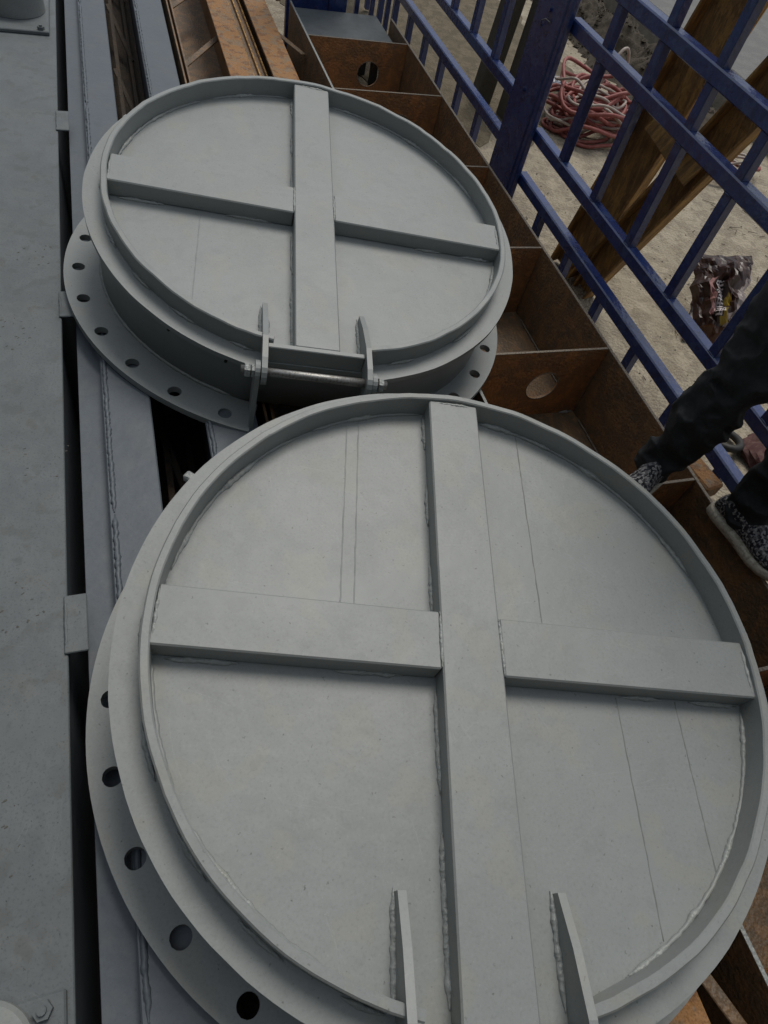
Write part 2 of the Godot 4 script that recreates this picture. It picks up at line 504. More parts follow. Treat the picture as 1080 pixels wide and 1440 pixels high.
	kn.domain_warp_amplitude = 14.0
	kn.domain_warp_frequency = 0.05
	var kim := kn.get_seamless_image(512, 512)
	kim.convert(Image.FORMAT_L8)
	M.knit = mat(blend_tex(512, Color(0.012, 0.012, 0.02), [[kim.get_data(), 0.57, 0.63, Color(0.46, 0.45, 0.44), 0.95]]), 0.30, 0.9, rough_b, 0.5, false)
	M.sole = mat(blend_tex(256, Color(0.56, 0.52, 0.43), [[noise_bytes(256, 0.03, 4, 45), 0.5, 0.7, Color(0.22, 0.19, 0.14), 0.7]]), 0.15, 0.75, null, 0.4, false)
	M.skin = mat(blend_tex(128, Color(0.36, 0.22, 0.15), [[noise_bytes(128, 0.05, 3, 46), 0.4, 0.7, Color(0.40, 0.25, 0.18), 0.6]]), 0.2, 0.6, null, 0.4, false)
	M.jacket = mat(blend_tex(256, Color(0.03, 0.032, 0.038), [[noise_bytes(256, 0.1, 3, 47), 0.45, 0.7, Color(0.045, 0.047, 0.052), 0.7]]), 0.2, 0.85, rough_b, 0.3, false)
	M.hair = mat(blend_tex(128, Color(0.008, 0.007, 0.007), [[noise_bytes(128, 0.2, 2, 48), 0.5, 0.7, Color(0.02, 0.018, 0.016), 0.7]]), 0.1, 0.5, null, 0.4, false)
	# hoses, wrappers
	M.hose_red = mat(blend_tex(256, Color(0.26, 0.062, 0.052), [[noise_bytes(256, 0.03, 4, 49), 0.45, 0.7, Color(0.34, 0.13, 0.11), 0.7]]), 0.3, 0.55)
	M.hose_white = mat(blend_tex(256, Color(0.42, 0.36, 0.31), [[noise_bytes(256, 0.03, 4, 50), 0.45, 0.7, Color(0.32, 0.22, 0.19), 0.7]]), 0.3, 0.55)
	M.rubber = mat(blend_tex(128, Color(0.018, 0.017, 0.016), [[noise_bytes(128, 0.06, 3, 51), 0.5, 0.7, Color(0.035, 0.032, 0.028), 0.7]]), 0.2, 0.6)
	M.cloth_red = mat(blend_tex(256, Color(0.085, 0.032, 0.030), [[noise_bytes(256, 0.03, 4, 52), 0.45, 0.65, Color(0.13, 0.075, 0.065), 0.8]]), 0.25, 0.9, rough_b, 0.4)
	M.film = mat(blend_tex(128, Color(0.28, 0.29, 0.31), [[noise_bytes(128, 0.05, 3, 53), 0.45, 0.6, Color(0.08, 0.10, 0.16), 0.9]]), 0.15, 0.3)
	M.straw = mat(blend_tex(128, Color(0.10, 0.075, 0.045), [[noise_bytes(128, 0.05, 3, 54), 0.45, 0.6, Color(0.05, 0.04, 0.03), 0.9]]), 0.2, 0.9)

# ------------------------------------------------------------------ the gates
func gate_basis(a: float, tx: float, tz: float) -> Basis:
	var n := Vector3(-tx, 1, -tz).normalized()
	var u := Vector3(cos(a), 0, sin(a))
	u = (u - n * u.dot(n)).normalized()
	return Basis(u, n, u.cross(n))

func arc(a0: float, a1: float, r: float, y: float, step := 0.03) -> PackedVector3Array:
	var p := PackedVector3Array()
	var n := maxi(2, int(absf(a1 - a0) / step))
	for i in n + 1:
		var t := lerpf(a0, a1, float(i) / n)
		p.append(Vector3(r * cos(t), y, r * sin(t)))
	return p

func flap_gate(label: String, centre: Vector3, bs: Basis, f_centre: Vector3, f_tilt: Vector2, pm: Material, sd: int, seams: Array) -> Node3D:
	# local axes: x along the hinge, y up out of the flap, z towards the hinge; y = 0 at the rim top
	var g := thing("flap_gate", label, "flap gate", centre, bs, "flap gates lying on the beams")
	var gx := Transform3D(bs, centre)
	rng.seed = sd
	var wob := FastNoiseLite.new()
	wob.seed = sd
	wob.frequency = 1.0
	var HA := 0.205                                    # half angle left open for the hinge
	var Z := PI / 2.0
	# flange plane, expressed in the gate's own axes
	var fn := Vector3(-f_tilt.x, 1, -f_tilt.y).normalized()
	var fu := bs.x - fn * bs.x.dot(fn)
	fu = fu.normalized()
	var fx := gx.affine_inverse() * Transform3D(Basis(fu, fn, fu.cross(fn)), f_centre)
	# flange: one sector per bolt hole, left open at the hinge
	var st := mb()
	var R0 := 0.60
	var R1 := 0.71
	var RM := 0.669
	var T := 0.02
	var da := TAU / 28.0
	var hi := func(p: Vector2) -> Vector3: return fx * Vector3(p.x * cos(p.y), 0, p.x * sin(p.y))
	var lo := func(p: Vector2) -> Vector3: return fx * Vector3(p.x * cos(p.y), -T, p.x * sin(p.y))
	for k in 26:
		var ac := Z + deg_to_rad(18.3) + da * k
		var o := PackedVector2Array()
		var inn := PackedVector2Array()
		var side := []
		for e in 4:
			for s in 6:
				var t := s / 6.0
				var q: Vector2 = [Vector2(lerpf(R0, R1, t), ac - da / 2), Vector2(R1, lerpf(ac - da / 2, ac + da / 2, t)), Vector2(lerpf(R1, R0, t), ac + da / 2), Vector2(R0, lerpf(ac + da / 2, ac - da / 2, t))][e]
				o.append(q)
				side.append(e == 1 or (e == 0 and k == 0) or (e == 2 and k == 25))
				var d := Vector2(q.x - RM, (q.y - ac) * RM).normalized() * 0.0185
				inn.append(Vector2(RM + d.x, ac + d.y / RM))
		holed(st, o, inn, lo, hi, side)
	obj("flange", st, pm, g)
	# neck: from the flange up to the flap, cut flat at the hinge
	st = mb(true)
	var fplane := Plane(fx.basis.y, fx.origin)
	var neck: Array = []
	for i in 145:
		var t := TAU * i / 144.0
		var c := Vector2(cos(t), sin(t)) * 0.625
		c.y = minf(c.y, 0.598)
		var hit = fplane.intersects_ray(Vector3(c.x, 1, c.y), Vector3.DOWN)
		neck.append([Vector3(c.x, -0.072, c.y), hit, Vector3(c.x * 0.975, hit.y, c.y * 0.975), Vector3(c.x * 0.975, -0.072, c.y * 0.975)])
	for i in 144:
		var o: Vector3 = Vector3(neck[i][0].x, 0, neck[i][0].z)
		for k in 3:
			quad(st, neck[i][k], neck[i + 1][k], neck[i + 1][k + 1], neck[i][k + 1], [o, Vector3.DOWN, -o][k])
	obj("neck", st, pm, g)
	var base_path := PackedVector3Array()
	for i in range(44, 130):
		base_path.append(neck[i][1] + Vector3(0, 0.004, 0))
	bead(g, base_path, 0.0055, M.weld)
	# flap disc with its ledge, cut between the lugs
	var poly := PackedVector2Array()
	for i in 180:
		var t := TAU * i / 180.0
		var r := 0.65 + wob.get_noise_1d(t * 3.0) * 0.002
		var c := Vector2(cos(t), sin(t)) * r
		if absf(c.x) < 0.155: c.y = minf(c.y, 0.612)
		poly.append(c)
	st = mb()
	slab(st, poly, 0.058, 0.073, Transform3D(Basis(Vector3.RIGHT, Vector3(0, 0, 1), Vector3.DOWN), Vector3.ZERO))
	var disc := obj("flap_disc", st, pm, g)
	# faint welded seams and ridges across the disc
	for s in seams:
		var sp := PackedVector3Array()
		var rr := []
		for i in 30:
			sp.append(Vector3(s[0] + wob.get_noise_2d(i * 0.4, s[0] * 50.0) * 0.0016, -0.0590 if s[0] < 0.0 else -0.0588, lerpf(s[1], s[2], i / 29.0)))
			rr.append(rng.randf_range(0.0015, 0.0022) if s[0] < 0.0 else rng.randf_range(0.0012, 0.0018))
		st = mb(true)
		tube(st, sp, rr, 6)
		obj("seam", st, pm if s[0] < 0.0 else M.seam, disc)
	# rim: a flat bar rolled on edge, slightly uneven
	st = mb(true)
	var a0 := Z + HA
	var a1 := Z - HA + TAU
	var nseg := 150
	var prof := [Vector2(0.6, -0.058), Vector2(0.6, -0.003), Vector2(0.597, 0), Vector2(0.5855, 0), Vector2(0.583, -0.0025), Vector2(0.583, -0.058)]
	var rr2: Array = []
	for i in nseg + 1:
		var t := lerpf(a0, a1, float(i) / nseg)
		var dr := wob.get_noise_1d(t * 2.2 + 40.0) * 0.004
		var dy := wob.get_noise_1d(t * 5.0 + 80.0) * 0.003 + wob.get_noise_1d(t * 40.0) * 0.0008
		var ring: Array = []
		for q in prof:
			ring.append(Vector3((q.x + dr) * cos(t), q.y + (dy if q.y > -0.05 else 0.0), (q.x + dr) * sin(t)))
		rr2.append(ring)
	for k in prof.size() - 1:
		var sts := mb(false)
		for i in nseg:
			var c := Vector3(cos(lerpf(a0, a1, (i + 0.5) / nseg)), 0, sin(lerpf(a0, a1, (i + 0.5) / nseg)))
			var o: Vector3 = [c, c + Vector3.UP, Vector3.UP, Vector3.UP - c, -c][k]
			sts.set_smooth_group(k)
			quad(sts, rr2[i][k], rr2[i + 1][k], rr2[i + 1][k + 1], rr2[i][k + 1], o)
		sts.generate_normals()
		st.append_from(sts.commit(), 0, Transform3D.IDENTITY)
	for e in [0, nseg]:
		var r: Array = rr2[e]
		var o := (Vector3(r[0]) - Vector3(rr2[1 if e == 0 else nseg - 1][0]))
		quad(st, r[0], r[1], r[4], r[5], o)
		quad(st, r[1], r[2], r[3], r[4], o)
	var rim := MeshInstance3D.new()
	rim.name = "rim"
	g.add_child(rim, true)
	rim.mesh = st.commit()
	rim.material_override = pm
	st = mb()
	cbox(st, Vector3(-0.01, -0.031, 0.601), Vector3(0.249, 0.054, 0.015), 0.002)
	obj("rim_end_bar", st, pm, g)
	# cross of four stiffener bars: one long, two short
	st = mb()
	cbox(st, Vector3(-0.008, -0.0325, 0.005), Vector3(0.117, 0.051, 1.175), 0.003)
	obj("long_bar", st, pm, g)
	st = mb()
	cbox(st, Vector3(-0.325, -0.033, 0.0185), Vector3(0.514, 0.050, 0.114), 0.003, Basis(Vector3.UP, -0.006))
	obj("cross_bar", st, pm, g)
	st = mb()
	cbox(st, Vector3(0.3175, -0.0335, 0.025), Vector3(0.530, 0.049, 0.117), 0.003, Basis(Vector3.UP, -0.006))
	obj("cross_bar", st, pm, g)
	# weld beads: bar feet, butt joints, broken runs round the inside and the outside of the rim
	var fy := -0.0568
	bead(g, PackedVector3Array([Vector3(-0.068, fy, -0.575), Vector3(-0.068, fy, -0.47)]), 0.0055, M.weld)
	bead(g, PackedVector3Array([Vector3(-0.068, fy, -0.37), Vector3(-0.068, fy, -0.26)]), 0.005, M.weld)
	bead(g, PackedVector3Array([Vector3(-0.068, fy, -0.17), Vector3(-0.068, fy, -0.05)]), 0.005, M.weld)
	bead(g, PackedVector3Array([Vector3(-0.068, fy, 0.10), Vector3(-0.068, fy, 0.28)]), 0.005, M.weld)
	bead(g, PackedVector3Array([Vector3(-0.068, fy, 0.34), Vector3(-0.068, fy, 0.575)]), 0.006, M.weld)
	bead(g, PackedVector3Array([Vector3(0.052, fy, -0.56), Vector3(0.052, fy, -0.42)]), 0.005, M.weld)
	bead(g, PackedVector3Array([Vector3(0.052, fy, 0.12), Vector3(0.052, fy, 0.30)]), 0.005, M.weld)
	bead(g, PackedVector3Array([Vector3(-0.555, fy, 0.079), Vector3(-0.43, fy, 0.078)]), 0.0055, M.weld)
	bead(g, PackedVector3Array([Vector3(-0.26, fy, 0.077), Vector3(-0.13, fy, 0.077)]), 0.005, M.weld)
	bead(g, PackedVector3Array([Vector3(0.31, fy, 0.086), Vector3(0.40, fy, 0.086)]), 0.005, M.weld)
	bead(g, PackedVector3Array([Vector3(0.46, fy, 0.087), Vector3(0.565, fy, 0.087)]), 0.006, M.weld)
	bead(g, PackedVector3Array([Vector3(0.12, fy, -0.036), Vector3(0.30, fy, -0.036)]), 0.005, M.weld)
	bead(g, PackedVector3Array([Vector3(-0.067, -0.0085, -0.036), Vector3(-0.067, -0.0085, 0.074)]), 0.004, M.weld)
	bead(g, PackedVector3Array([Vector3(0.0515, -0.0085, -0.032), Vector3(0.0515, -0.0085, 0.082)]), 0.004, M.weld)
	bead(g, PackedVector3Array([Vector3(-0.580, -0.01, -0.03), Vector3(-0.576, -0.01, 0.07)]), 0.004, M.weld)
	bead(g, PackedVector3Array([Vector3(0.579, -0.01, -0.025), Vector3(0.574, -0.01, 0.08)]), 0.004, M.weld)
	bead(g, PackedVector3Array([Vector3(-0.06, -0.009, -0.578), Vector3(0.045, -0.009, -0.578)]), 0.004, M.weld)
	for s in [[-2.05, -1.88], [-2.62, -2.46], [-2.9, -2.78], [-1.42, -1.3], [-1.22, -1.13], [-1.0, -0.86], [-0.76, -0.68], [-0.58, -0.4], [0.22, 0.36], [0.46, 0.52], [0.60, 0.72], [0.86, 0.98], [0.98, 1.16], [2.25, 2.4]]:
		bead(g, arc(s[0] + rng.randf_range(-0.03, 0.03), s[1] + rng.randf_range(-0.03, 0.03), 0.5810, fy), rng.randf_range(0.0055, 0.0078), M.weld)
	for s in [[-2.98, -2.24], [-2.18, -1.70], [-1.46, -0.36], [-0.05, 0.02], [0.16, 1.18], [2.0, 2.52], [2.6, 3.0], [3.22, 3.26]]:
		bead(g, arc(s[0], s[1], 0.5818, fy - 0.0005), 0.0042, pm)
	for s in [[1.85, 1.96], [2.12, 2.26], [2.38, 2.52], [2.66, 2.82], [3.02, 3.2], [3.4, 3.52], [0.7, 0.86], [1.1, 1.25]]:
		bead(g, arc(s[0], s[1], 0.603, -0.056), 0.0048, M.weld)
	# hinge: two lugs on the flap, a pin, nuts, and two fixed arms rising from the flange
	var px := Basis(Vector3(0, 0, 1), Vector3.UP, Vector3.RIGHT)   # outline (z, y), thickness along x
	for s in [-1.0, 1.0]:
		var lug := PackedVector2Array([Vector2(0.425, -0.058), Vector2(0.425, -0.037), Vector2(0.50, -0.008), Vector2(0.585, 0.012), Vector2(0.655, 0.010)])
		for i in 9:
			var t := PI * (0.5 - i / 8.0)
			lug.append(Vector2(0.672 + 0.032 * cos(t), -0.026 + 0.032 * sin(t)))
		lug.append_array(PackedVector2Array([Vector2(0.615, -0.052), Vector2(0.595, -0.058)]))
		var lx: float = -0.142 if s < 0 else 0.122
		st = mb()
		slab(st, lug, lx - 0.007, lx + 0.007, Transform3D(px, Vector3.ZERO))
		var lug_node := obj("hinge_lug", st, pm, g)
		bead(g, PackedVector3Array([Vector3(lx - 0.009, fy, 0.42), Vector3(lx - 0.009, fy, 0.58)]), 0.006, M.weld)
		bead(g, PackedVector3Array([Vector3(lx + 0.009, fy, 0.45), Vector3(lx + 0.009, fy, 0.575)]), 0.005, M.weld)
		# hex nuts
		st = mb()
		for q in ([[lx - 0.030, lx - 0.016], [lx - 0.047, lx - 0.033]] if s < 0 else [[lx + 0.028, lx + 0.040]]):
			cyl(st, Vector3(q[0], -0.026, 0.672), Vector3(q[1], -0.026, 0.672), 0.0185, 6)
		obj("hex_nut", st, M.weld, lug_node)
		# fixed arm: upright plate from flange to pin
		var ax: float = lx - 0.0155 if s < 0 else lx + 0.0155
		var zb := 0.599
		var yb: float = fplane.intersects_ray(Vector3(ax, 1, 0.66), Vector3.DOWN).y
		var arm := PackedVector2Array([Vector2(zb, -0.076), Vector2(0.645, -0.074), Vector2(0.648, -0.012)])
		for i in 7:
			var t := PI * (0.72 - i / 6.0 * 0.72)
			arm.append(Vector2(0.672 + 0.026 * cos(t), -0.026 + 0.026 * sin(t)))
		arm.append_array(PackedVector2Array([Vector2(0.699, yb), Vector2(zb, yb)]))
		st = mb()
		slab(st, arm, ax - 0.006, ax + 0.006, Transform3D(px, Vector3.ZERO))
		obj("hinge_arm", st, pm, g)
	st = mb(true)
	cyl(st, Vector3(-0.198, -0.026, 0.672), Vector3(0.172, -0.026, 0.672), 0.0115, 16)
	obj("hinge_pin", st, M.steel, g)
	# short studs under the ledge, and a small square lifting tab on the far edge
	for t in [1.95, 2.22, 2.5]:
		st = mb()
		cyl(st, Vector3(0.62 * cos(t), -0.098, 0.62 * sin(t)), Vector3(0.636 * cos(t), -0.10, 0.636 * sin(t)), 0.004, 8)
		obj("stud", st, M.rubber, g)
	st = mb()
	cbox(st, Vector3(-0.572, -0.088, -0.328), Vector3(0.034, 0.018, 0.020), 0.003, Basis(Vector3.UP, -0.5))
	obj("lifting_tab", st, M.weld, g)
	return g

# ------------------------------------------------------------------ beams and frames the gates lie on
func leaf_panel() -> void:
	var t := thing("steel_gate_leaf", "large flat grey steel gate leaf with dusty footprints, along the left edge", "steel gate leaf", Vector3(-0.8, GY, -1.8))
	var o := -t.position
	var st := mb()
	box_ab(st, o + Vector3(-1.9, -0.282, -6.6), o + Vector3(-0.236, -0.270, 0.9), 0.002)
	obj("skin_plate", st, M.leaf, t)
	for x in [-0.62, -1.3, -1.83]:
		st = mb()
		box_ab(st, o + Vector3(x - 0.07, -0.69, -6.6), o + Vector3(x + 0.07, -0.283, 0.9))
		obj("rear_rib", st, M.beam, t)
	st = mb()
	box_ab(st, o + Vector3(-0.262, -0.69, -6.5), o + Vector3(-0.252, -0.283, 0.83), 0.001)
	obj("added_edge_web", st, M.beam, t)  # web added under the plate edge to make the slot dark
	for z in [-6.55, 0.85]:
		st = mb()
		box_ab(st, o + Vector3(-0.549, -0.69, z - 0.01), o + Vector3(-0.24, -0.283, z + 0.01))
		obj("added_end_plate", st, M.beam, t)  # added to shut light out of the hollow behind the slot
	for z in [[-0.795, -0.66], [-1.83, -1.715], [-2.93, -2.785]]:
		st = mb()
		box_ab(st, o + Vector3(-0.242, -0.2705, z[0]), o + Vector3(-0.196, -0.264, z[1]), 0.002)
		obj("edge_tab", st, M.leaf, t)
		bead(t, PackedVector3Array([o + Vector3(-0.238, -0.266, z[0]), o + Vector3(-0.238, -0.266, z[1])]), 0.004, M.leaf)
	# round bosses on square plates
	# centre, radius, height, plate edge right of the centre, plate edge before and behind the centre
	for c in [[Vector3(-0.40, -0.27, -3.83), 0.125, 0.085, 0.139, 0.225], [Vector3(-0.365, -0.27, -0.022), 0.080, 0.022, 0.119, 0.065]]:
		var p: Vector3 = o + c[0]
		st = mb()
		box_ab(st, p + Vector3(-0.14, 0.0, -c[4]), p + Vector3(c[3], 0.016, c[4]), 0.003)
		var bp := obj("base_plate", st, M.leaf, t)
		st = mb(true)
		var rings: Array = []
		for q in [[c[1] - 0.004, 0.014], [c[1], 0.018], [c[1], 0.014 + c[2]], [c[1] - 0.006, 0.022 + c[2]], [c[1] - 0.05, 0.024 + c[2]]]:
			var ring := PackedVector3Array()
			for k in 48:
				ring.append(p + Vector3(q[0] * cos(TAU * k / 48), q[1], q[0] * sin(TAU * k / 48)))
			rings.append(ring)
		st.set_smooth_group(-1)
		loft(st, rings)
		obj("round_boss", st, M.gate, t)
		for s in [Vector2(c[3] - 0.031, -c[4] + 0.021), Vector2(c[3] - 0.031, c[4] - 0.021), Vector2(-0.108, c[4] - 0.03)]:
			st = mb()
			cyl(st, p + Vector3(s.x, 0.015, s.y), p + Vector3(s.x, 0.028, s.y), 0.0145, 6)
			cyl(st, p + Vector3(s.x, 0.027, s.y), p + Vector3(s.x, 0.034, s.y), 0.007, 10)
			obj("hex_bolt", st, M.leaf, bp)
	# dried mud prints: small raised crumbs in tread rows
	rng.seed = 77
	for c in [[Vector2(-0.365, -1.66), 0.5], [Vector2(-0.30, -2.02), 0.3], [Vector2(-0.35, -0.78), 0.7], [Vector2(-0.33, -0.33), 0.4], [Vector2(-0.29, -1.19), 0.2]]:
		st = mb()
		for i in int(46 * c[1]) + 10:
			var row := i % 6
			var w := Vector2(rng.randf_range(-0.055, 0.055), (row - 2.5) * 0.02 + rng.randf_range(-0.004, 0.004)).rotated(c[1] * 1.3)
			if rng.randf() < 0.45: continue
			var q: Vector2 = c[0] + w
			cbox(st, o + Vector3(q.x, -0.2697, q.y), Vector3(rng.randf_range(0.0015, 0.008), 0.001, rng.randf_range(0.001, 0.0035)), 0.0006, Basis(Vector3.UP, rng.randf_range(-0.5, 0.5) + c[1]))
		tag(obj("mud_print", st, M.dirt, t), "", "", "", "stuff")

func beams() -> void:
	var specs := [
		["blue-grey box beam with a welded left edge, directly right of the flat gate leaf", -0.142, -0.021],
		["blue-grey box beam between the dark lattice gap and the orange rusty frame", 0.112, 0.249]]
	for i in 2:
		var s: Array = specs[i]
		var t := thing("steel_beam", s[0], "steel beam", Vector3((s[1] + s[2]) / 2, GY, -2.5), Basis.IDENTITY, "painted box beams under the gates")
		var o := -t.position
		var st := mb()
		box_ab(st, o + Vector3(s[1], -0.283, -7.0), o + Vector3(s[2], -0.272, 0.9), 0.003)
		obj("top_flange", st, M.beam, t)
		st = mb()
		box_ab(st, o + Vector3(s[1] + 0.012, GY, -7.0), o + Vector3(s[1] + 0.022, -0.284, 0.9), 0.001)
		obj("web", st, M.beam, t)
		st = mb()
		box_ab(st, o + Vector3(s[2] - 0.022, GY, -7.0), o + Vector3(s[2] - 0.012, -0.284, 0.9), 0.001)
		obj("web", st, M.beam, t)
		rng.seed = 90 + i
		for z in range(-7, 1):
			bead(t, PackedVector3Array([o + Vector3(s[1] + 0.012, -0.2715, z), o + Vector3(s[1] + 0.011, -0.2715, z + 0.5), o + Vector3(s[1] + 0.012, -0.2715, z + 0.995)]), 0.0062, M.beam)
		if i == 0:
			st = mb()
			box_ab(st, o + Vector3(-0.204, -0.318, -7.0), o + Vector3(-0.131, -0.308, 0.9), 0.001)
			obj("side_flange", st, M.beam, t)
			st = mb()
			box_ab(st, o + Vector3(-0.198, GY, -7.0), o + Vector3(-0.188, -0.319, 0.9), 0.001)
			obj("web", st, M.beam, t)  # extra web added below the strip to keep the slot dark
	# dark plate added on the gap floor, standing in for the shade there
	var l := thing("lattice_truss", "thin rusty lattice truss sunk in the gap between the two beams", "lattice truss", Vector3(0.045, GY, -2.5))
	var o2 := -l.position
	var shade_mesh := mb()
	box_ab(shade_mesh, o2 + Vector3(-0.03, GY + 0.01, -6.9), o2 + Vector3(0.122, GY + 0.03, 0.85), 0.001)
	obj("shade_plate", shade_mesh, M.rust_dark, l)
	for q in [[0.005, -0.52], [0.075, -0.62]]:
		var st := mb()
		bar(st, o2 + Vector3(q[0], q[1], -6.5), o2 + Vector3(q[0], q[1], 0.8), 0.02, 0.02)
		obj("chord", st, M.rust_dark, l)
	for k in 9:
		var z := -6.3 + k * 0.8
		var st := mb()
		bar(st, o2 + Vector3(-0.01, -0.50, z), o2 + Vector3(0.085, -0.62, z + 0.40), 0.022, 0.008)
		obj("brace", st, M.rust_dark, l)

func rusty_frame() -> void:
	var t := thing("rusty_frame", "rusty steel frame with two bright orange flange bars and diagonal braces", "steel frame", Vector3(0.65, GY, -2.5))
	var o := -t.position
	var st := mb()
	box_ab(st, o + Vector3(0.275, GY + 0.002, -6.4), o + Vector3(0.283, -0.285, 0.9), 0.001)
	obj("side_plate", st, M.rust, t)
	st = mb()
	box_ab(st, o + Vector3(0.297, GY + 0.002, -6.4), o + Vector3(0.306, -0.30, 0.9), 0.001)
	obj("side_plate", st, M.rust, t)
	st = mb()
	box_ab(st, o + Vector3(0.307, GY + 0.003, -6.4), o + Vector3(0.985, GY + 0.012, 0.9), 0.001)
	obj("floor_plate", st, M.rust, t)
	for x in [[0.525, 0.645], [0.745, 0.875]]:
		st = mb()
		box_ab(st, o + Vector3(x[0], -0.412, -6.4), o + Vector3(x[1], -0.40, 0.9), 0.002)
		obj("flange_bar", st, M.orange, t)
		st = mb()
		var xm: float = (x[0] + x[1]) / 2
		box_ab(st, o + Vector3(xm - 0.005, GY + 0.013, -6.4), o + Vector3(xm + 0.005, -0.413, 0.9), 0.001)
		obj("web", st, M.rust, t)
	st = mb()
	box_ab(st, o + Vector3(0.646, -0.475, -6.4), o + Vector3(0.744, -0.465, 0.9), 0.001)
	obj("channel_plate", st, M.rust, t)
	for x in [0.665, 0.70, 0.735]:
		st = mb()
		box_ab(st, o + Vector3(x - 0.004, -0.4645, -6.4), o + Vector3(x + 0.004, -0.448, 0.9), 0.001)
		obj("channel_rib", st, M.ochre, t)
	for k in 9:
		var z := -5.35 + k * 0.75
		st = mb()
		bar(st, o + Vector3(0.309, -0.50, z + 1.1 - 0.45), o + Vector3(0.565, -0.50, z + 0.2), 0.035, 0.008)
		obj("brace", st, M.rust, t)
		st = mb()
		bar(st, o + Vector3(0.84, -0.47, z), o + Vector3(0.985, -0.44, z + 0.5), 0.03, 0.008)
		obj("brace", st, M.rust, t)

func holed_plate(st: SurfaceTool, x0: float, x1: float, y0: float, y1: float, c: Vector2, r: float, z: float, th: float, o: Vector3) -> void:
	var outer := PackedVector2Array()
	var inn := PackedVector2Array()
	var side := []
	var cs := [Vector2(x0, y0), Vector2(x1, y0), Vector2(x1, y1), Vector2(x0, y1)]
	for e in 4:
		for s in 10:
			var q: Vector2 = cs[e].lerp(cs[(e + 1) % 4], s / 10.0)
			outer.append(q)
			inn.append(c + (q - c).normalized() * r)
			side.append(true)
	holed(st, outer, inn, func(p: Vector2) -> Vector3: return o + Vector3(p.x, p.y, z), func(p: Vector2) -> Vector3: return o + Vector3(p.x, p.y, z + th), side)

func box_girder() -> void:
	var t := thing("box_girder", "open rusty brown box girder divided by upright baffle plates with round holes", "box girder", Vector3(1.305, GY, -2.0))
	var o := -t.position
	var Z0 := -4.16
	var Z1 := 0.95
	for x in [[1.002, 1.012], [1.595, 1.606]]:
		var st := mb()
		box_ab(st, o + Vector3(x[0], GY + 0.002, -4.62 if x[0] < 1.3 else Z0 - 0.35), o + Vector3(x[1], -0.361, Z1), 0.001)
		obj("side_wall", st, M.rust, t)
		st = mb()
		box_ab(st, o + Vector3(x[0], -0.3605, -4.62 if x[0] < 1.3 else Z0 - 0.35), o + Vector3(x[1], -0.359, Z1), 0.0005)
		obj("cut_edge", st, M.cut if x[0] > 1.3 else M.weld, t)
	var st2 := mb()
	box_ab(st2, o + Vector3(1.0125, GY + 0.003, Z0), o + Vector3(1.5945, GY + 0.014, Z1), 0.001)
	obj("floor_plate", st2, M.rust, t)
	rng.seed = 61
	for z in [Z0, -3.535, -2.835, -2.20, -1.575, -0.955, -0.335, 0.285]:
		var st := mb()
		var h := 0.0
		holed_plate(st, 1.0125, 1.5945, GY + 0.0145, -0.363, Vector2(1.385, -0.53), 0.066, z, 0.010, o)
		var b := obj("baffle", st, M.rust_warm, t)
		st = mb()
		box_ab(st, o + Vector3(1.0125, -0.3628, z), o + Vector3(1.5945, -0.3605, z + 0.010), 0.0005)
		obj("cut_edge", st, M.cut, b)
		# torn bright rim of the hole and bits of weld at the foot
		var ring := PackedVector3Array()
		for k in 40:
			ring.append(o + Vector3(1.385 + 0.0665 * cos(TAU * k / 40), -0.53 + 0.0665 * sin(TAU * k / 40), z + 0.0095))
		st = mb(true)
		tube(st, ring, 0.0022, 6, true)
		obj("hole_lip", st, M.cut, b)
		for k in 2:
			var x := rng.randf_range(1.28, 1.36) if k == 0 else rng.randf_range(1.49, 1.56)
			bead(t, PackedVector3Array([o + Vector3(x - 0.03, GY + 0.018, z + 0.014), o + Vector3(x + 0.03, GY + 0.018, z + 0.014)]), 0.006, M.weld)
		bead(t, PackedVector3Array([o + Vector3(1.590, GY + 0.02, z + 0.05), o + Vector3(1.590, GY + 0.02, z + 0.58)]), 0.0035, M.cut)
		bead(t, PackedVector3Array([o + Vector3(1.590, GY + 0.02, z + 0.013), o + Vector3(1.590, -0.48, z + 0.013)]), 0.0035, M.rust)
	# grey plate across the far end
	var p := thing("grey_plate", "small flat grey steel plate lying beyond the far end of the box girder", "steel plate", Vector3(1.28, -0.425, -4.46))
	var st3 := mb()
	box_ab(st3, Vector3(-0.26, -0.006, -0.25), Vector3(0.29, 0.006, 0.24), 0.002)
	obj("plate", st3, M.leaf, p)
	for s in [Vector2(-0.2, -0.12), Vector2(0.2, -0.12), Vector2(0.2, 0.12), Vector2(-0.2, 0.12)]:
		st3 = mb()
		box_ab(st3, Vector3(s.x - 0.02, -0.275, s.y - 0.02), Vector3(s.x + 0.02, -0.0065, s.y + 0.02), 0.002)
		obj("leg", st3, M.beam, p)

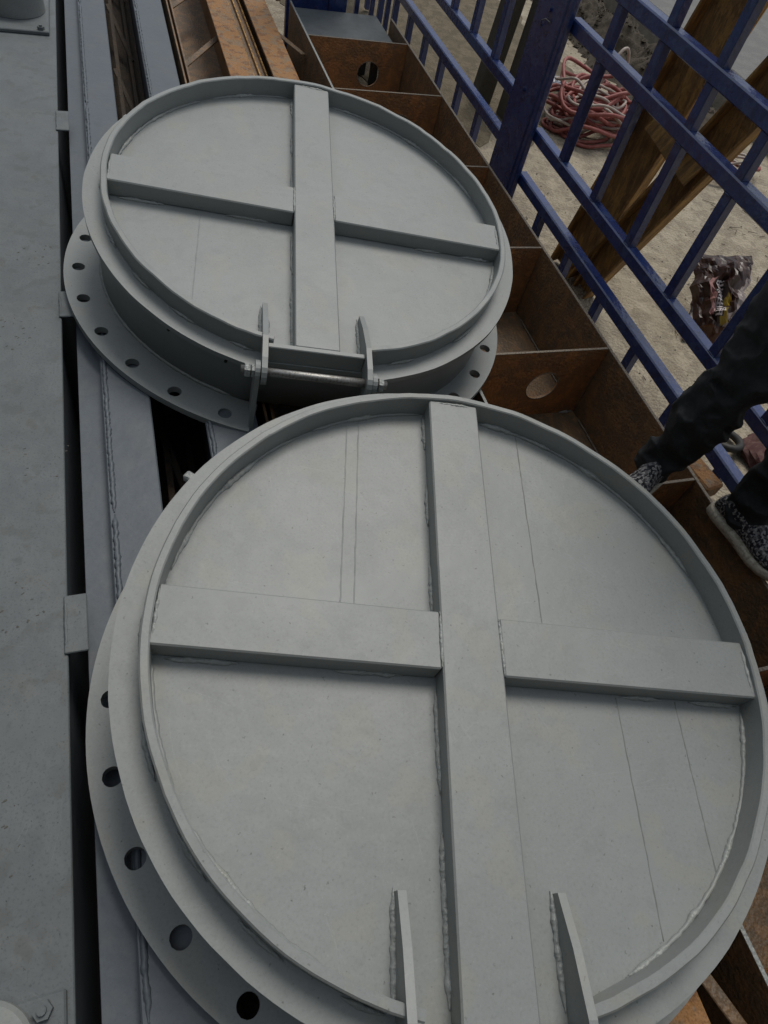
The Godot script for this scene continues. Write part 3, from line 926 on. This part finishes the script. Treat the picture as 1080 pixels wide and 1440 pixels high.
# ------------------------------------------------------------------ fence
func fence_panel(label: String, z0: float, z1: float, dy: float, pickets: Array, uppers: Array) -> void:
	var t := thing("blue_fence", label, "fence", Vector3(1.8, GY, (z0 + z1) / 2), Basis.IDENTITY, "blue steel fence panels beside the girder")
	var o := -t.position
	for y in [-0.412, -0.208, 0.225, 0.412, 0.93]:
		var st := mb()
		cbox(st, o + Vector3(1.8, y + dy, (z0 + z1) / 2), Vector3(0.046, 0.052, z1 - z0), 0.005)
		obj("rail", st, M.blue, t)
	for z in pickets:
		var st := mb()
		box_ab(st, o + Vector3(1.782, -0.184 + dy, z - 0.021), o + Vector3(1.817, 0.201 + dy, z + 0.021), 0.003)
		obj("picket", st, M.blue, t)
		st = mb()
		box_ab(st, o + Vector3(1.782, GY + 0.02, z - 0.021), o + Vector3(1.817, -0.436 + dy, z + 0.021), 0.003)
		obj("foot_stub", st, M.blue, t)
		if z > -4.5 and z < -0.9:
			bead(t, PackedVector3Array([o + Vector3(1.780, -0.182 + dy, z - 0.02), o + Vector3(1.780, -0.182 + dy, z + 0.02)]), 0.0045, M.blue)
			bead(t, PackedVector3Array([o + Vector3(1.780, 0.199 + dy, z - 0.02), o + Vector3(1.780, 0.199 + dy, z + 0.02)]), 0.0045, M.blue)
	for z in uppers:
		var st := mb()
		box_ab(st, o + Vector3(1.782, 0.249 + dy, z - 0.021), o + Vector3(1.817, 0.388 + dy, z + 0.021), 0.003)
		obj("picket", st, M.blue, t)
		st = mb()
		box_ab(st, o + Vector3(1.782, 0.436 + dy, z - 0.021), o + Vector3(1.817, 0.906 + dy, z + 0.021), 0.003)
		obj("picket", st, M.blue, t)

func fence() -> void:
	var pk := []
	for k in 10: pk.append(-2.57 + k * 0.3115)
	fence_panel("blue steel fence panel right of the wide post, with coiled hose seen through it", -2.857, 0.6, 0.0, pk, pk)
	var pl := []
	for k in 10: pl.append(-3.455 - k * 0.312)
	fence_panel("blue steel fence panel left of the wide post, in front of two wooden posts", -6.5, -3.10, 0.045, pl, pl)
	var t := thing("fence_post", "wide dark blue steel fence post joining the two fence panels", "fence post", Vector3(1.775, GY, -2.96))
	var st := mb()
	box_ab(st, Vector3(-0.035, 0, -0.135), Vector3(0.02, 1.75, 0.104), 0.006)
	obj("shaft", st, M.blue, t)
	st = mb()
	box_ab(st, Vector3(-0.032, 0, 0.106), Vector3(0.0, 1.75, 0.142), 0.006)
	obj("side_channel", st, M.blue, t)
	for q in [Vector2(0.62, -0.02), Vector2(0.93, -0.01), Vector2(1.02, 0.05), Vector2(1.14, -0.04)]:
		st = mb()
		cyl(st, Vector3(-0.034, q.x, q.y), Vector3(-0.044, q.x, q.y), 0.009, 6)
		obj("bolt", st, M.blue, t)
	st = mb(true)
	tube(st, PackedVector3Array([Vector3(-0.037, 0.86, -0.045), Vector3(-0.052, 0.885, -0.03), Vector3(-0.05, 0.90, 0.0), Vector3(-0.037, 0.895, 0.025)]), 0.0022, 6)
	obj("wire_hook", st, M.steel, t)
	# short panel closing the far end
	var c := thing("sheet_fence", "short blue sheet-metal fence panel standing behind the small grey plate", "fence", Vector3(1.35, GY, -4.80))
	st = mb()
	box_ab(st, Vector3(-0.33, 0.0, -0.03), Vector3(-0.07, 1.5, 0.012), 0.003)
	obj("sheet_panel", st, M.blue, c)
	st = mb()
	box_ab(st, Vector3(-0.069, 0.0, -0.03), Vector3(0.045, 1.5, 0.02), 0.004)
	obj("end_stile", st, M.blue, c)
	for x in [0.115, 0.215, 0.32]:
		st = mb()
		box_ab(st, Vector3(x - 0.014, 0.0, -0.02), Vector3(x + 0.014, 1.5, 0.01), 0.003)
		obj("picket", st, M.blue, c)
	st = mb()
	box_ab(st, Vector3(-0.33, 1.502, -0.02), Vector3(0.42, 1.55, 0.02), 0.004)
	obj("top_rail", st, M.blue, c)

# ------------------------------------------------------------------ things in the yard behind the fence
func channel_prop(label: String, a: Vector3, b: Vector3, w: float, face: Vector3) -> Node3D:
	var t := thing("steel_channel", label, "steel channel", a, Basis.IDENTITY, "rusty channels leaning behind the fence")
	var d := b - a
	var y := d.normalized()
	var x := y.cross(face).normalized()
	var z := x.cross(y)
	var bs := Basis(x, y, z)
	var st := mb()
	cbox(st, d * 0.5, Vector3(w, d.length(), 0.012), 0.002, bs)
	obj("web", st, M.ochre, t)
	for s in [-1.0, 1.0]:
		st = mb()
		cbox(st, d * 0.5 + bs * Vector3(s * (w / 2 - 0.006), 0, 0.036), Vector3(0.012, d.length(), 0.058), 0.003, bs)
		obj("flange", st, M.ochre, t)
	return t

func yard() -> void:
	channel_prop("upright ochre rusty steel channel just right of the red hose coil", Vector3(2.03, GY, -2.50), Vector3(2.03, 1.3, -2.13), 0.20, Vector3(-1, 0, 0.35))
	channel_prop("leaning ochre rusty steel channel crossing behind the right fence pickets", Vector3(2.05, GY, -2.38), Vector3(2.05, 1.5, -1.50), 0.15, Vector3(-1, 0, 0.3))
	var st := mb()
	bar(st, Vector3(2.0, 0.10, -2.37), Vector3(2.0, 0.06, -2.02), 0.012, 0.11, Vector3(0.5, 1, 0), 0.003)
	tag(obj("tie_plate", st, M.ochre), "small yellowish tie plate bridging the two rusty channels behind the fence", "steel plate")
	for q in [[Vector3(2.23, GY, -4.33), Vector3(2.30, 0.25, -4.33), 0.11, "square brown wooden post behind the left fence panel, further from the blue post"], [Vector3(2.36, GY, -4.10), Vector3(2.40, 0.02, -4.12), 0.15, "short square wooden post with green painted top, beside the blue post"]]:
		var t := thing("wooden_post", q[3], "post", q[0], Basis.IDENTITY, "wooden posts behind the left fence panel")
		st = mb()
		bar(st, Vector3.ZERO, q[1] - q[0], q[2], q[2], Vector3(0, 0, 1), 0.006)
		obj("shaft", st, M.timber, t)
		if q[2] > 0.12:
			st = mb()
			bar(st, q[1] - q[0] + Vector3(0, 0.0005, 0), q[1] - q[0] + Vector3(0, 0.02, 0), q[2] + 0.004, q[2] + 0.004, Vector3(0, 0, 1), 0.004)
			obj("painted_top", st, mat(null, 1.0, 0.7, null, 0, true, Color(0.16, 0.24, 0.21)), t)
	# hoses
	var n := FastNoiseLite.new()
	n.frequency = 0.5
	rng.seed = 7
	var coil := func(called: String, label: String, c: Vector3, rx: float, rz: float, loops: int, hh: float, whites: Array) -> void:
		var t := thing(called, label, "hose")
		t.position = c
		for k in loops:
			var pts := PackedVector3Array()
			var tilt := Vector3(rng.randf_range(-0.22, 0.22), 0, rng.randf_range(-0.22, 0.22))
			var s := rng.randf_range(0.62, 1.0)
			var off := Vector3(rng.randf_range(-0.07, 0.07) * rx / 0.3, hh * k / loops + 0.014, rng.randf_range(-0.07, 0.07) * rx / 0.3)
			var p2 := rng.randf() * TAU
			var p3 := rng.randf() * TAU
			var a2 := rng.randf_range(0.08, 0.30)
			var yaw := rng.randf_range(-0.35, 0.35)
			for i in 48:
				var a := TAU * i / 48.0
				var rr := s * (1.0 + a2 * sin(2.0 * a + p2) + 0.10 * sin(3.0 * a + p3))
				var p := Vector3(cos(a) * rx * rr, 0, sin(a) * rz * rr).rotated(Vector3.UP, yaw)
				p.y = maxf(-off.y + 0.012, p.x * tilt.x + p.z * tilt.z + 0.022 * sin(2.0 * a + p3) + 0.012 * sin(5.0 * a + p2))
				pts.append(p + off)
			var stt := mb(true)
			tube(stt, pts, 0.0085 if k in whites else 0.0115, 7, true)
			obj("hose_loop", stt, M.hose_white if k in whites else M.hose_red, t)
	coil.call("hose_coil", "tangled heap of red hose with white cable loops beside the blue post", Vector3(2.88, GY, -4.02), 0.29, 0.22, 26, 0.23, [3, 8, 13, 17, 20, 24])
	coil.call("hose_coil", "small coil of whitish pink hose lying on the bare ground at the right", Vector3(3.70, GY, -3.56), 0.24, 0.15, 6, 0.05, [0, 1, 3, 4, 5])
	var loopw := PackedVector3Array()
	for i in 20:
		var a := PI * i / 19.0
		loopw.append(Vector3(3.12 + 0.12 * cos(a), GY + 0.06 + 0.34 * sin(a), -4.26 - 0.05 * cos(a)))
	st = mb(true)
	tube(st, loopw, 0.010, 7)
	tag(obj("cable", st, M.hose_white), "single white cable arching up out of the red hose heap", "cable")
	st = mb()
	crumple(st, 0.13, 0.10, 0.05, 3)
	tag(obj("plastic_wrapper", st, M.film), "crumpled clear and blue plastic wrapper above the red hose heap", "wrapper").position = Vector3(2.92, GY + 0.03, -4.62)
	# wire hooks on the ground near the channels
	st = mb(true)
	tube(st, PackedVector3Array([Vector3(1.93, GY, -2.46), Vector3(1.93, GY + 0.1, -2.45), Vector3(1.95, GY + 0.14, -2.45), Vector3(1.97, GY + 0.13, -2.44), Vector3(1.97, GY + 0.11, -2.44)]), 0.004, 6)
	tag(obj("wire_hook", st, M.rubber), "bent black wire hook sticking up beside the rusty channel foot", "wire")
	# snack bag
	snack_bag()
	# things by the person's legs
	st = mb(true)
	var ring := PackedVector3Array()
	for i in 36:
		var a := TAU * i / 36.0
		ring.append(Vector3(0.058 * cos(a), 0.03 + 0.016 * sin(a), 0.07 * sin(a)))
	tube(st, ring, 0.016, 10, true)
	tag(obj("rubber_ring", st, M.rubber), "black rubber ring lying behind the fence between the person's legs", "ring").position = Vector3(2.20, GY, -1.33)
	st = mb()
	crumple(st, 0.20, 0.17, 0.07, 9)
	tag(obj("red_cloth", st, M.cloth_red), "crumpled dark red cloth on the ground behind the fence near the legs", "cloth").position = Vector3(2.38, GY + 0.03, -1.22)
	st = mb()
	cbox(st, Vector3.ZERO, Vector3(0.075, 0.06, 0.15), 0.006, Basis(Vector3.UP, 0.15))
	tag(obj("wood_block", st, M.orange), "orange brown wooden block wedged between girder wall and fence foot", "block").position = Vector3(1.662, -0.405, -0.99)
	st = mb()
	box_ab(st, Vector3(-0.04, -0.30, -0.06), Vector3(0.04, -0.0005, 0.06), 0.004)
	tag(obj("brick_stack", st, M.concrete), "grey concrete block under the orange wooden block beside the girder", "block").position = Vector3(1.662, -0.4355 + 0.0, -0.99)

func crumple(st: SurfaceTool, rx: float, rz: float, hh: float, sd: int) -> void:
	var n := FastNoiseLite.new()
	n.seed = sd
	n.frequency = 9.0
	n.noise_type = FastNoiseLite.TYPE_CELLULAR
	n.cellular_return_type = FastNoiseLite.RETURN_DISTANCE
	var f := func(i: int, j: int) -> Vector3:
		var lat := PI * (j / 14.0 - 0.5)
		var lon := TAU * (i % 24) / 24.0
		var p := Vector3(cos(lat) * cos(lon) * rx, sin(lat) * hh, cos(lat) * sin(lon) * rz)
		var k := 1.0 + n.get_noise_3d(p.x * 1.3, p.y * 2.0, p.z * 1.3) * 0.55
		p = p * k
		p.y = maxf(p.y, -0.028)
		return p
	for i in 24:
		for j in 14:
			var a: Vector3 = f.call(i, j)
			var b: Vector3 = f.call(i + 1, j)
			var c: Vector3 = f.call(i + 1, j + 1)
			var d: Vector3 = f.call(i, j + 1)
			quad(st, a, b, c, d, (a + c) * 0.5 + Vector3(0, 0.001, 0))

func snack_bag() -> void:
	# print: maroon film with a pale corner, yellow patches and slanted pale lettering
	var im := Image.create(256, 256, false, Image.FORMAT_RGB8)
	im.fill(Color(0.24, 0.16, 0.13))
	var n := FastNoiseLite.new()
	n.seed = 3
	n.frequency = 0.02
	for y in 256:
		for x in 256:
			var v := n.get_noise_2d(x, y)
			var c := Color(0.24, 0.155, 0.125).lerp(Color(0.17, 0.10, 0.09), smoothstep(-0.2, 0.3, v))
			if x + y * 0.6 + v * 40 > 285 and y < 215: c = Color(0.56, 0.51, 0.50)
			if Vector2(x - 150, y - 150).length() + v * 16 < 17 or Vector2(x - 146, y - 196).length() + v * 20 < 20: c = Color(0.56, 0.47, 0.12)
			if y > 216: c = Color(0.30, 0.17, 0.08)
			# pink swoosh
			if absf(x - 78 - absf(y - 120) * 0.22) < 11 and y > 84 and y < 190: c = Color(0.62, 0.47, 0.46)
			im.set_pixel(x, y, c)
	# four block characters down a slanted column
	for k in 4:
		var ox := 98 + int(absf(k - 1.2) * 5)
		var oy := 98 + k * 25
		im.fill_rect(Rect2i(ox - 3, oy - 2, 38, 25), Color(0.10, 0.07, 0.09))
		im.fill_rect(Rect2i(ox, oy, 32, 4), Color(0.80, 0.77, 0.78))
		im.fill_rect(Rect2i(ox + 14, oy, 5, 21), Color(0.80, 0.77, 0.78))
		im.fill_rect(Rect2i(ox, oy + 9, 32, 4), Color(0.80, 0.77, 0.78))
		im.fill_rect(Rect2i(ox + (2 if k % 2 == 0 else 24), oy + 3, 5, 17), Color(0.80, 0.77, 0.78))
		im.fill_rect(Rect2i(ox + 3, oy + 18, 27, 4), Color(0.80, 0.77, 0.78))
	var m := StandardMaterial3D.new()
	m.albedo_texture = ImageTexture.create_from_image(im)
	m.roughness = 0.35
	var st := mb()
	var nz := FastNoiseLite.new()
	nz.seed = 12
	nz.frequency = 7.0
	nz.fractal_octaves = 2
	var N := 22
	var top := func(i: int, j: int, s: float) -> Vector3:
		var u := i / float(N) * 2 - 1
		var v := j / float(N) * 2 - 1
		var edge := (1 - pow(absf(u), 2.6)) * (1 - pow(absf(v), 3.0))
		var w := 1.0 - 0.16 * (1 - absf(v)) * 0.6
		var p := Vector3(u * 0.155 * w, 0, v * 0.20)
		var cr := absf(nz.get_noise_2d(p.x * 1.2, p.z)) * 0.06 + nz.get_noise_2d(p.x * 0.5 + 5, p.z * 0.5) * 0.03
		p.y = 0.028 + s * (edge * 0.055) + (cr * (0.3 + edge) if s > 0 else cr * 0.1) + 0.02 * u * u
		p.y = maxf(p.y, 0.004 if s > 0 else 0.001)
		p.x += nz.get_noise_2d(p.z * 2, 9) * 0.025
		return p
	for s in [1.0, -1.0]:
		for i in N:
			for j in N:
				var q := [[i, j], [i + 1, j], [i + 1, j + 1], [i, j + 1]]
				for tr in ([[0, 1, 2], [0, 2, 3]] if s > 0 else [[0, 2, 1], [0, 3, 2]]):
					for e in tr:
						st.set_uv(Vector2(q[e][0] / float(N), q[e][1] / float(N)))
						st.add_vertex(top.call(q[e][0], q[e][1], s))
	var o := obj("snack_bag", st, m)
	tag(o, "crumpled maroon snack bag with pale lettering lying behind the fence", "snack bag")
	var bn := Vector3(-0.42, 0.82, 0.36).normalized()
	var bz := Vector3(-0.30, 0, 0.56)
	bz = (bz - bn * bz.dot(bn)).normalized()
	o.transform = Transform3D(Basis(bn.cross(bz).normalized(), bn, bz) * Basis.from_scale(Vector3(0.86, 1.1, 1.12)), Vector3(2.60, GY + 0.11, -2.09))

# ------------------------------------------------------------------ ground
func ground() -> void:
	var st := mb()
	quad(st, Vector3(-60, GY, -60), Vector3(60, GY, -60), Vector3(60, GY, 60), Vector3(-60, GY, 60), Vector3.UP)
	structure("ground", st, M.ground, "dusty beige bare ground of the yard")
	# low concrete platform with a pale kerb
	var a := Vector3(4.30, GY, -7.9)
	var b := Vector3(4.34, GY, -3.4)
	var d := (b - a).normalized()
	var r := d.cross(Vector3.UP).normalized()
	if r.x < 0: r = -r
	st = mb()
	var bs := Basis(r, Vector3.UP, r.cross(Vector3.UP))
	cbox(st, (a + b) * 0.5 + r * 0.05 + Vector3(0, 0.05, 0), Vector3(0.22, 0.14, 9.0), 0.015, bs)
	structure("kerb", st, M.kerb, "pale concrete kerb of the raised pavement")
	st = mb()
	cbox(st, (a + b) * 0.5 + r * 3.17 + Vector3(0, 0.04, 0), Vector3(6.0, 0.26, 9.0), 0.02, bs)
	structure("pavement", st, M.concrete, "raised grey concrete pavement behind the yard")
	# unseen walls and roofs added behind and left of the view to block low sky
	var blocker := thing("sky_blocker", "unseen grey corrugated wall and roof added behind the viewpoint to block low sky", "light_blocker", Vector3(-1.5, GY, 2.6))
	st = mb()
	for k in 40:
		box_ab(st, Vector3(-6.0 + k * 0.3, 0, 0.02 if k % 2 else 0.0), Vector3(-5.701 + k * 0.3, 6.0, 0.25), 0.01)
	tag(obj("wall", st, M.blocker, blocker), "", "", "", "stuff")
	st = mb()
	box_ab(st, Vector3(-6.2, 6.005, -0.8), Vector3(6.2, 6.1, 3.0), 0.02)
	obj("blocker_roof", st, M.blocker, blocker)
	var blocker2 := thing("side_sky_blocker", "long unseen corrugated wall and roof added left of the steel gate leaf to block sky light", "light_blocker", Vector3(-3.6, GY, -4.0))  # second unseen wall, added to block sky from the left
	st = mb()
	for k in 44:
		box_ab(st, Vector3(-0.25, 0, -7.0 + k * 0.3), Vector3(-0.02 if k % 2 else 0.0, 5.0, -6.701 + k * 0.3), 0.01)
	tag(obj("wall", st, M.blocker, blocker2), "", "", "", "stuff")
	st = mb()
	box_ab(st, Vector3(-3.0, 5.005, -7.2), Vector3(0.4, 5.1, 6.4), 0.02)
	obj("blocker_roof", st, M.blocker, blocker2)
	# strip of loose soil along the kerb
	st = mb(true)
	var nz := FastNoiseLite.new()
	nz.seed = 4
	nz.frequency = 2.0
	nz.fractal_octaves = 4
	var NX := 60
	var NZ := 240
	var P := func(i: int, j: int) -> Vector3:
		var u := i / float(NX)
		var v := j / float(NZ)
		var w := 0.85 + 0.15 * nz.get_noise_1d(v * 4.0)
		var p := (a + b) * 0.5 + d * (v - 0.5) * 3.6 - r * (0.05 + u * w)
		var h := sin(clampf(u * 1.05, 0, 1) * PI) * 0.17 * smoothstep(0.0, 0.25, v) * smoothstep(0.98, 0.7, v)
		p.y = GY - 0.012 + h * (1.0 + nz.get_noise_2d(p.x, p.z) * 1.1) + nz.get_noise_2d(p.x * 5, p.z * 5) * 0.03 * minf(h * 12, 1)
		return p
	for i in NX:
		for j in NZ:
			quad(st, P.call(i, j), P.call(i + 1, j), P.call(i + 1, j + 1), P.call(i, j + 1), Vector3.UP)
	structure("soil", st, M.soil, "strip of loose brown soil along the kerb")
	# darker brown patch of ground behind the left fence panel, with a ragged edge
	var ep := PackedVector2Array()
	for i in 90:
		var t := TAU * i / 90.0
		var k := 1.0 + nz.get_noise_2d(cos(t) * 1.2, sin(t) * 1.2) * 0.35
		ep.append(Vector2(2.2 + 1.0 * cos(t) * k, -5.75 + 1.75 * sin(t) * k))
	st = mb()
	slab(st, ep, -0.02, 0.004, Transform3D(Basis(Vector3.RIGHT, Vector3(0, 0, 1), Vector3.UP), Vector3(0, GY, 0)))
	structure("dark_ground", st, M.dark_ground, "darker brown ground behind the left fence panel")
	# clods and pebbles
	rng.seed = 19
	st = mb()
	for k in 900:
		var u := rng.randf()
		var v := rng.randf_range(0.1, 0.9)
		var p: Vector3 = P.call(int(u * NX), int(v * NZ)) + Vector3(rng.randf_range(-0.03, 0.03), 0, rng.randf_range(-0.03, 0.03))
		pebble(st, p, rng.randf_range(0.006, 0.03))
	tag(obj("pebbles", st, M.soil), "brown clods and pebbles scattered on the soil strip", "pebbles", "", "stuff")
	st = mb()
	for k in 1500:
		var p := Vector3(rng.randf_range(1.7, 5.0), GY + 0.001, rng.randf_range(-6, 0.0))
		pebble(st, p, rng.randf_range(0.002, 0.008))
	tag(obj("gravel", st, M.kerb), "fine grit scattered over the bare ground", "gravel", "", "stuff")
	# twigs and straws
	st = mb()
	for k in 75:
		var p := Vector3(rng.randf_range(1.85, 4.6), GY + 0.004, rng.randf_range(-5, -1.2))
		if k < 30: p = Vector3(rng.randf_range(3.3, 4.2), GY + 0.004, rng.randf_range(-3.2, -2.6))
		var ang := rng.randf() * TAU
		var l := rng.randf_range(0.015, 0.08)
		var q := p + Vector3(cos(ang) * l, rng.randf_range(0, 0.01), sin(ang) * l)
		bar(st, p, q, 0.003, 0.0025, Vector3.UP, 0.0006)
	tag(obj("litter", st, M.straw), "dry twigs and straw scattered on the ground", "litter", "", "stuff")

func pebble(st: SurfaceTool, p: Vector3, r: float) -> void:
	var v := [Vector3(1, 0, 0), Vector3(-1, 0, 0), Vector3(0, 0.8, 0), Vector3(0, -0.8, 0), Vector3(0, 0, 1), Vector3(0, 0, -1)]
	for i in 6: v[i] = v[i] * r * rng.randf_range(0.7, 1.3) + Vector3(rng.randf_range(-0.2, 0.2), 0, rng.randf_range(-0.2, 0.2)) * r
	for x in [0, 1]:
		for y in [2, 3]:
			for z in [4, 5]:
				tri(st, p + v[x], p + v[y], p + v[z], v[x] + v[y] + v[z])

# ------------------------------------------------------------------ person
func shoe(parent: Node, heel: Vector3, dir: Vector3, sd: int) -> void:
	var f := dir.normalized()
	var s := f.cross(Vector3.UP).normalized()
	var L := 0.285
	# station: along, half width, height, side shift
	var sta := [[0.0, 0.018, 0.045, 0.0], [0.012, 0.030, 0.072, 0.0], [0.04, 0.037, 0.094, 0.0], [0.085, 0.036, 0.102, 0.001], [0.125, 0.0345, 0.095, 0.003], [0.16, 0.040, 0.080, 0.004], [0.20, 0.047, 0.066, 0.003], [0.235, 0.046, 0.055, 0.0], [0.262, 0.037, 0.045, -0.004], [0.278, 0.024, 0.033, -0.006], [0.285, 0.010, 0.020, -0.007]]
	var up := mb(true)
	var so := mb(true)
	var ur: Array = []
	var sr: Array = []
	for q in sta:
		var c: Vector3 = heel + f * q[0] + s * q[3]
		var ring := PackedVector3Array()
		for k in 20:
			var t := TAU * k / 20.0
			var cx := signf(cos(t)) * pow(absf(cos(t)), 0.8)
			var sy := sin(t)
			ring.append(c + s * cx * q[1] * (1.0 if sy < 0.2 else 1.0 - 0.25 * sy * sy) + Vector3.UP * (0.024 + (q[2] * 0.5) * (1 + sy)))
		ur.append(ring)
		var r2 := PackedVector3Array()
		for k in 20:
			var t := TAU * k / 20.0
			var cx := signf(cos(t)) * pow(absf(cos(t)), 0.55)
			var sy := signf(sin(t)) * pow(absf(sin(t)), 0.35)
			r2.append(c + s * cx * (q[1] + 0.005) + f * (q[0] / L - 0.5) * 0.012 + Vector3.UP * (0.018 + 0.018 * sy + 0.012 * pow(q[0] / L, 4.0)))
		sr.append(r2)
	loft(up, ur)
	var u := obj("shoe", up, M.knit, parent)
	loft(so, sr)
	obj("sole", so, M.sole, u)

func person() -> void:
	var t := thing("person", "person in dark jeans and speckled black and white knit shoes standing on the girder", "person", Vector3(1.53, -0.36, -0.86))
	var o := -t.position
	var hL := o + Vector3(1.45, 0.56, -0.97)
	var hR := o + Vector3(1.62, 0.56, -0.84)
	var kL := o + Vector3(1.435, 0.15, -0.93)
	var kR := o + Vector3(1.585, 0.15, -0.745)
	var aL := o + Vector3(1.412, -0.275, -0.972)
	var aR := o + Vector3(1.622, -0.265, -0.758)
	var pel := (hL + hR) * 0.5
	var up := Vector3.UP
	var chest := pel + up * 0.48 + Vector3(0.04, 0, 0)
	var neck := chest + up * 0.13
	var head := neck + up * 0.17 + Vector3(0, 0, 0.03)
	var side := (hR - hL).normalized()
	var fwd := side.cross(up).normalized()
	if fwd.z < 0: fwd = -fwd
	var shL := chest - side * 0.19 + up * 0.04
	var shR := chest + side * 0.19 + up * 0.04
	var elL := shL - side * 0.10 - up * 0.28 - fwd * 0.06
	var elR := shR + side * 0.10 - up * 0.28 - fwd * 0.06
	var wrL := hL - side * 0.09 + up * 0.10 + fwd * 0.10
	var wrR := hR + side * 0.09 + up * 0.10 + fwd * 0.10
	var body := [[aL - up * 0.03, kL, 0.040, 0.052], [aR - up * 0.03, kR, 0.040, 0.052], [kL, hL, 0.055, 0.075], [kR, hR, 0.055, 0.075], [hL, hR, 0.09, 0.09], [pel, chest, 0.11, 0.12], [chest, neck, 0.08, 0.055],
		[neck, head, 0.052, 0.07], [head, head + up * 0.07, 0.075, 0.078], [head + fwd * 0.02 - up * 0.05, head + fwd * 0.05 - up * 0.06, 0.05, 0.035], [head + fwd * 0.075, head + fwd * 0.09 - up * 0.02, 0.014, 0.017],
		[shL, elL, 0.045, 0.036], [shR, elR, 0.045, 0.036], [elL, wrL, 0.036, 0.027], [elR, wrR, 0.036, 0.027], [head + side * 0.076, head + side * 0.082 + up * 0.02, 0.018, 0.016], [head - side * 0.076, head - side * 0.082 + up * 0.02, 0.018, 0.016]]
	obj("body", flesh(body, 0.016, 0.03), M.skin, t)
	var jeans := [[aL - up * 0.012, aL.lerp(kL, 0.5), 0.058, 0.074], [aL.lerp(kL, 0.5), kL, 0.076, 0.084], [aR - up * 0.012, aR.lerp(kR, 0.5), 0.070, 0.078], [aR.lerp(kR, 0.5), kR, 0.078, 0.086],
		[kL, hL, 0.086, 0.108], [kR, hR, 0.086, 0.108], [hL + up * 0.05, hR + up * 0.05, 0.125, 0.125]]
	obj("jeans", flesh(jeans, 0.008, 0.03, 0.015, 6.2), M.denim, t)
	var jacket := [[hL + up * 0.10, hR + up * 0.10, 0.135, 0.135], [pel + up * 0.12, chest - up * 0.05, 0.15, 0.165], [shL, shR, 0.085, 0.085], [chest, neck, 0.10, 0.07],
		[shL, elL, 0.07, 0.058], [shR, elR, 0.07, 0.058], [elL, wrL, 0.056, 0.05], [elR, wrR, 0.056, 0.05]]
	obj("jacket", flesh(jacket, 0.02, 0.04, 0.012, 6.0), M.jacket, t)
	obj("hair", flesh([[head + up * 0.075 - fwd * 0.015, head + up * 0.08 + fwd * 0.02, 0.083, 0.08], [head + up * 0.03 - fwd * 0.03, head - up * 0.01 - fwd * 0.035, 0.075, 0.06]], 0.012, 0.02, 0.006, 30.0), M.hair, t)
	shoe(t, o + Vector3(1.455, -0.358, -0.985), Vector3(-0.86, 0, 0.5), 1)
	shoe(t, o + Vector3(1.582, -0.358, -0.83), Vector3(0.17, 0, 1.0), 2)

# ------------------------------------------------------------------ build
func _ready() -> void:
	rng.seed = 1
	var cam := Camera3D.new()
	cam.name = "camera"
	add_child(cam)
	cam.transform = Transform3D(Basis(Vector3(0.94656, 0.1789, 0.26835), Vector3(0.11828, 0.58152, -0.80489), Vector3(-0.30005, 0.79362, 0.52928)).orthonormalized(), Vector3(0, 1.09565, 0))
	cam.fov = 74.983
	cam.near = 0.05
	cam.far = 300.0
	cam.current = true
	var we := WorldEnvironment.new()
	we.name = "environment"
	add_child(we)
	var env := Environment.new()
	var sky := Sky.new()
	var sm := ProceduralSkyMaterial.new()
	sm.sky_top_color = Color(0.72, 0.75, 0.79)
	sm.sky_horizon_color = Color(0.56, 0.58, 0.61)
	sm.sky_curve = 0.6
	sm.ground_horizon_color = Color(0.36, 0.355, 0.34)
	sm.ground_bottom_color = Color(0.32, 0.30, 0.27)
	sm.sun_angle_max = 0.0
	sm.sky_energy_multiplier = 1.0
	sky.sky_material = sm
	env.sky = sky
	env.background_mode = Environment.BG_SKY
	env.tonemap_mode = Environment.TONE_MAPPER_LINEAR
	env.tonemap_exposure = 1.16
	env.sdfgi_enabled = true
	env.ssao_enabled = true
	env.ssil_enabled = true
	we.environment = env
	var sun := DirectionalLight3D.new()
	sun.name = "sun"
	add_child(sun)
	sun.light_energy = 0.45
	sun.light_color = Color(1.0, 0.98, 0.95)
	sun.light_angular_distance = 25.0
	sun.shadow_enabled = true
	sun.look_at_from_position(Vector3(1.2, 4.0, -1.8), Vector3.ZERO, Vector3.RIGHT)

	materials()
	ground()
	leaf_panel()
	beams()
	rusty_frame()
	box_girder()
	fence()
	flap_gate("large round grey flap gate in front, with a raised cross and no visible hinge pin", Vector3(0.51477, 0, -0.43807), gate_basis(0.26718, -0.0257, -0.0510), Vector3(0.505, -0.25, -0.45), Vector2(-0.004, 0.02), M.gate, 101, [[-0.225, -0.565, -0.042], [-0.252, -0.55, -0.042], [0.166, -0.56, -0.040], [0.30, 0.088, 0.49], [0.428, 0.088, 0.395]])
	flap_gate("round grey flap gate behind, its steel hinge pin and nuts in view", Vector3(0.5193, 0.0286, -1.8602), gate_basis(0.18682, -0.0399, -0.1261), Vector3(0.486, -0.282, -1.878), Vector2(-0.066, -0.004), M.gate_far, 202, [[-0.33, 0.09, 0.46]])
	yard()
	person()
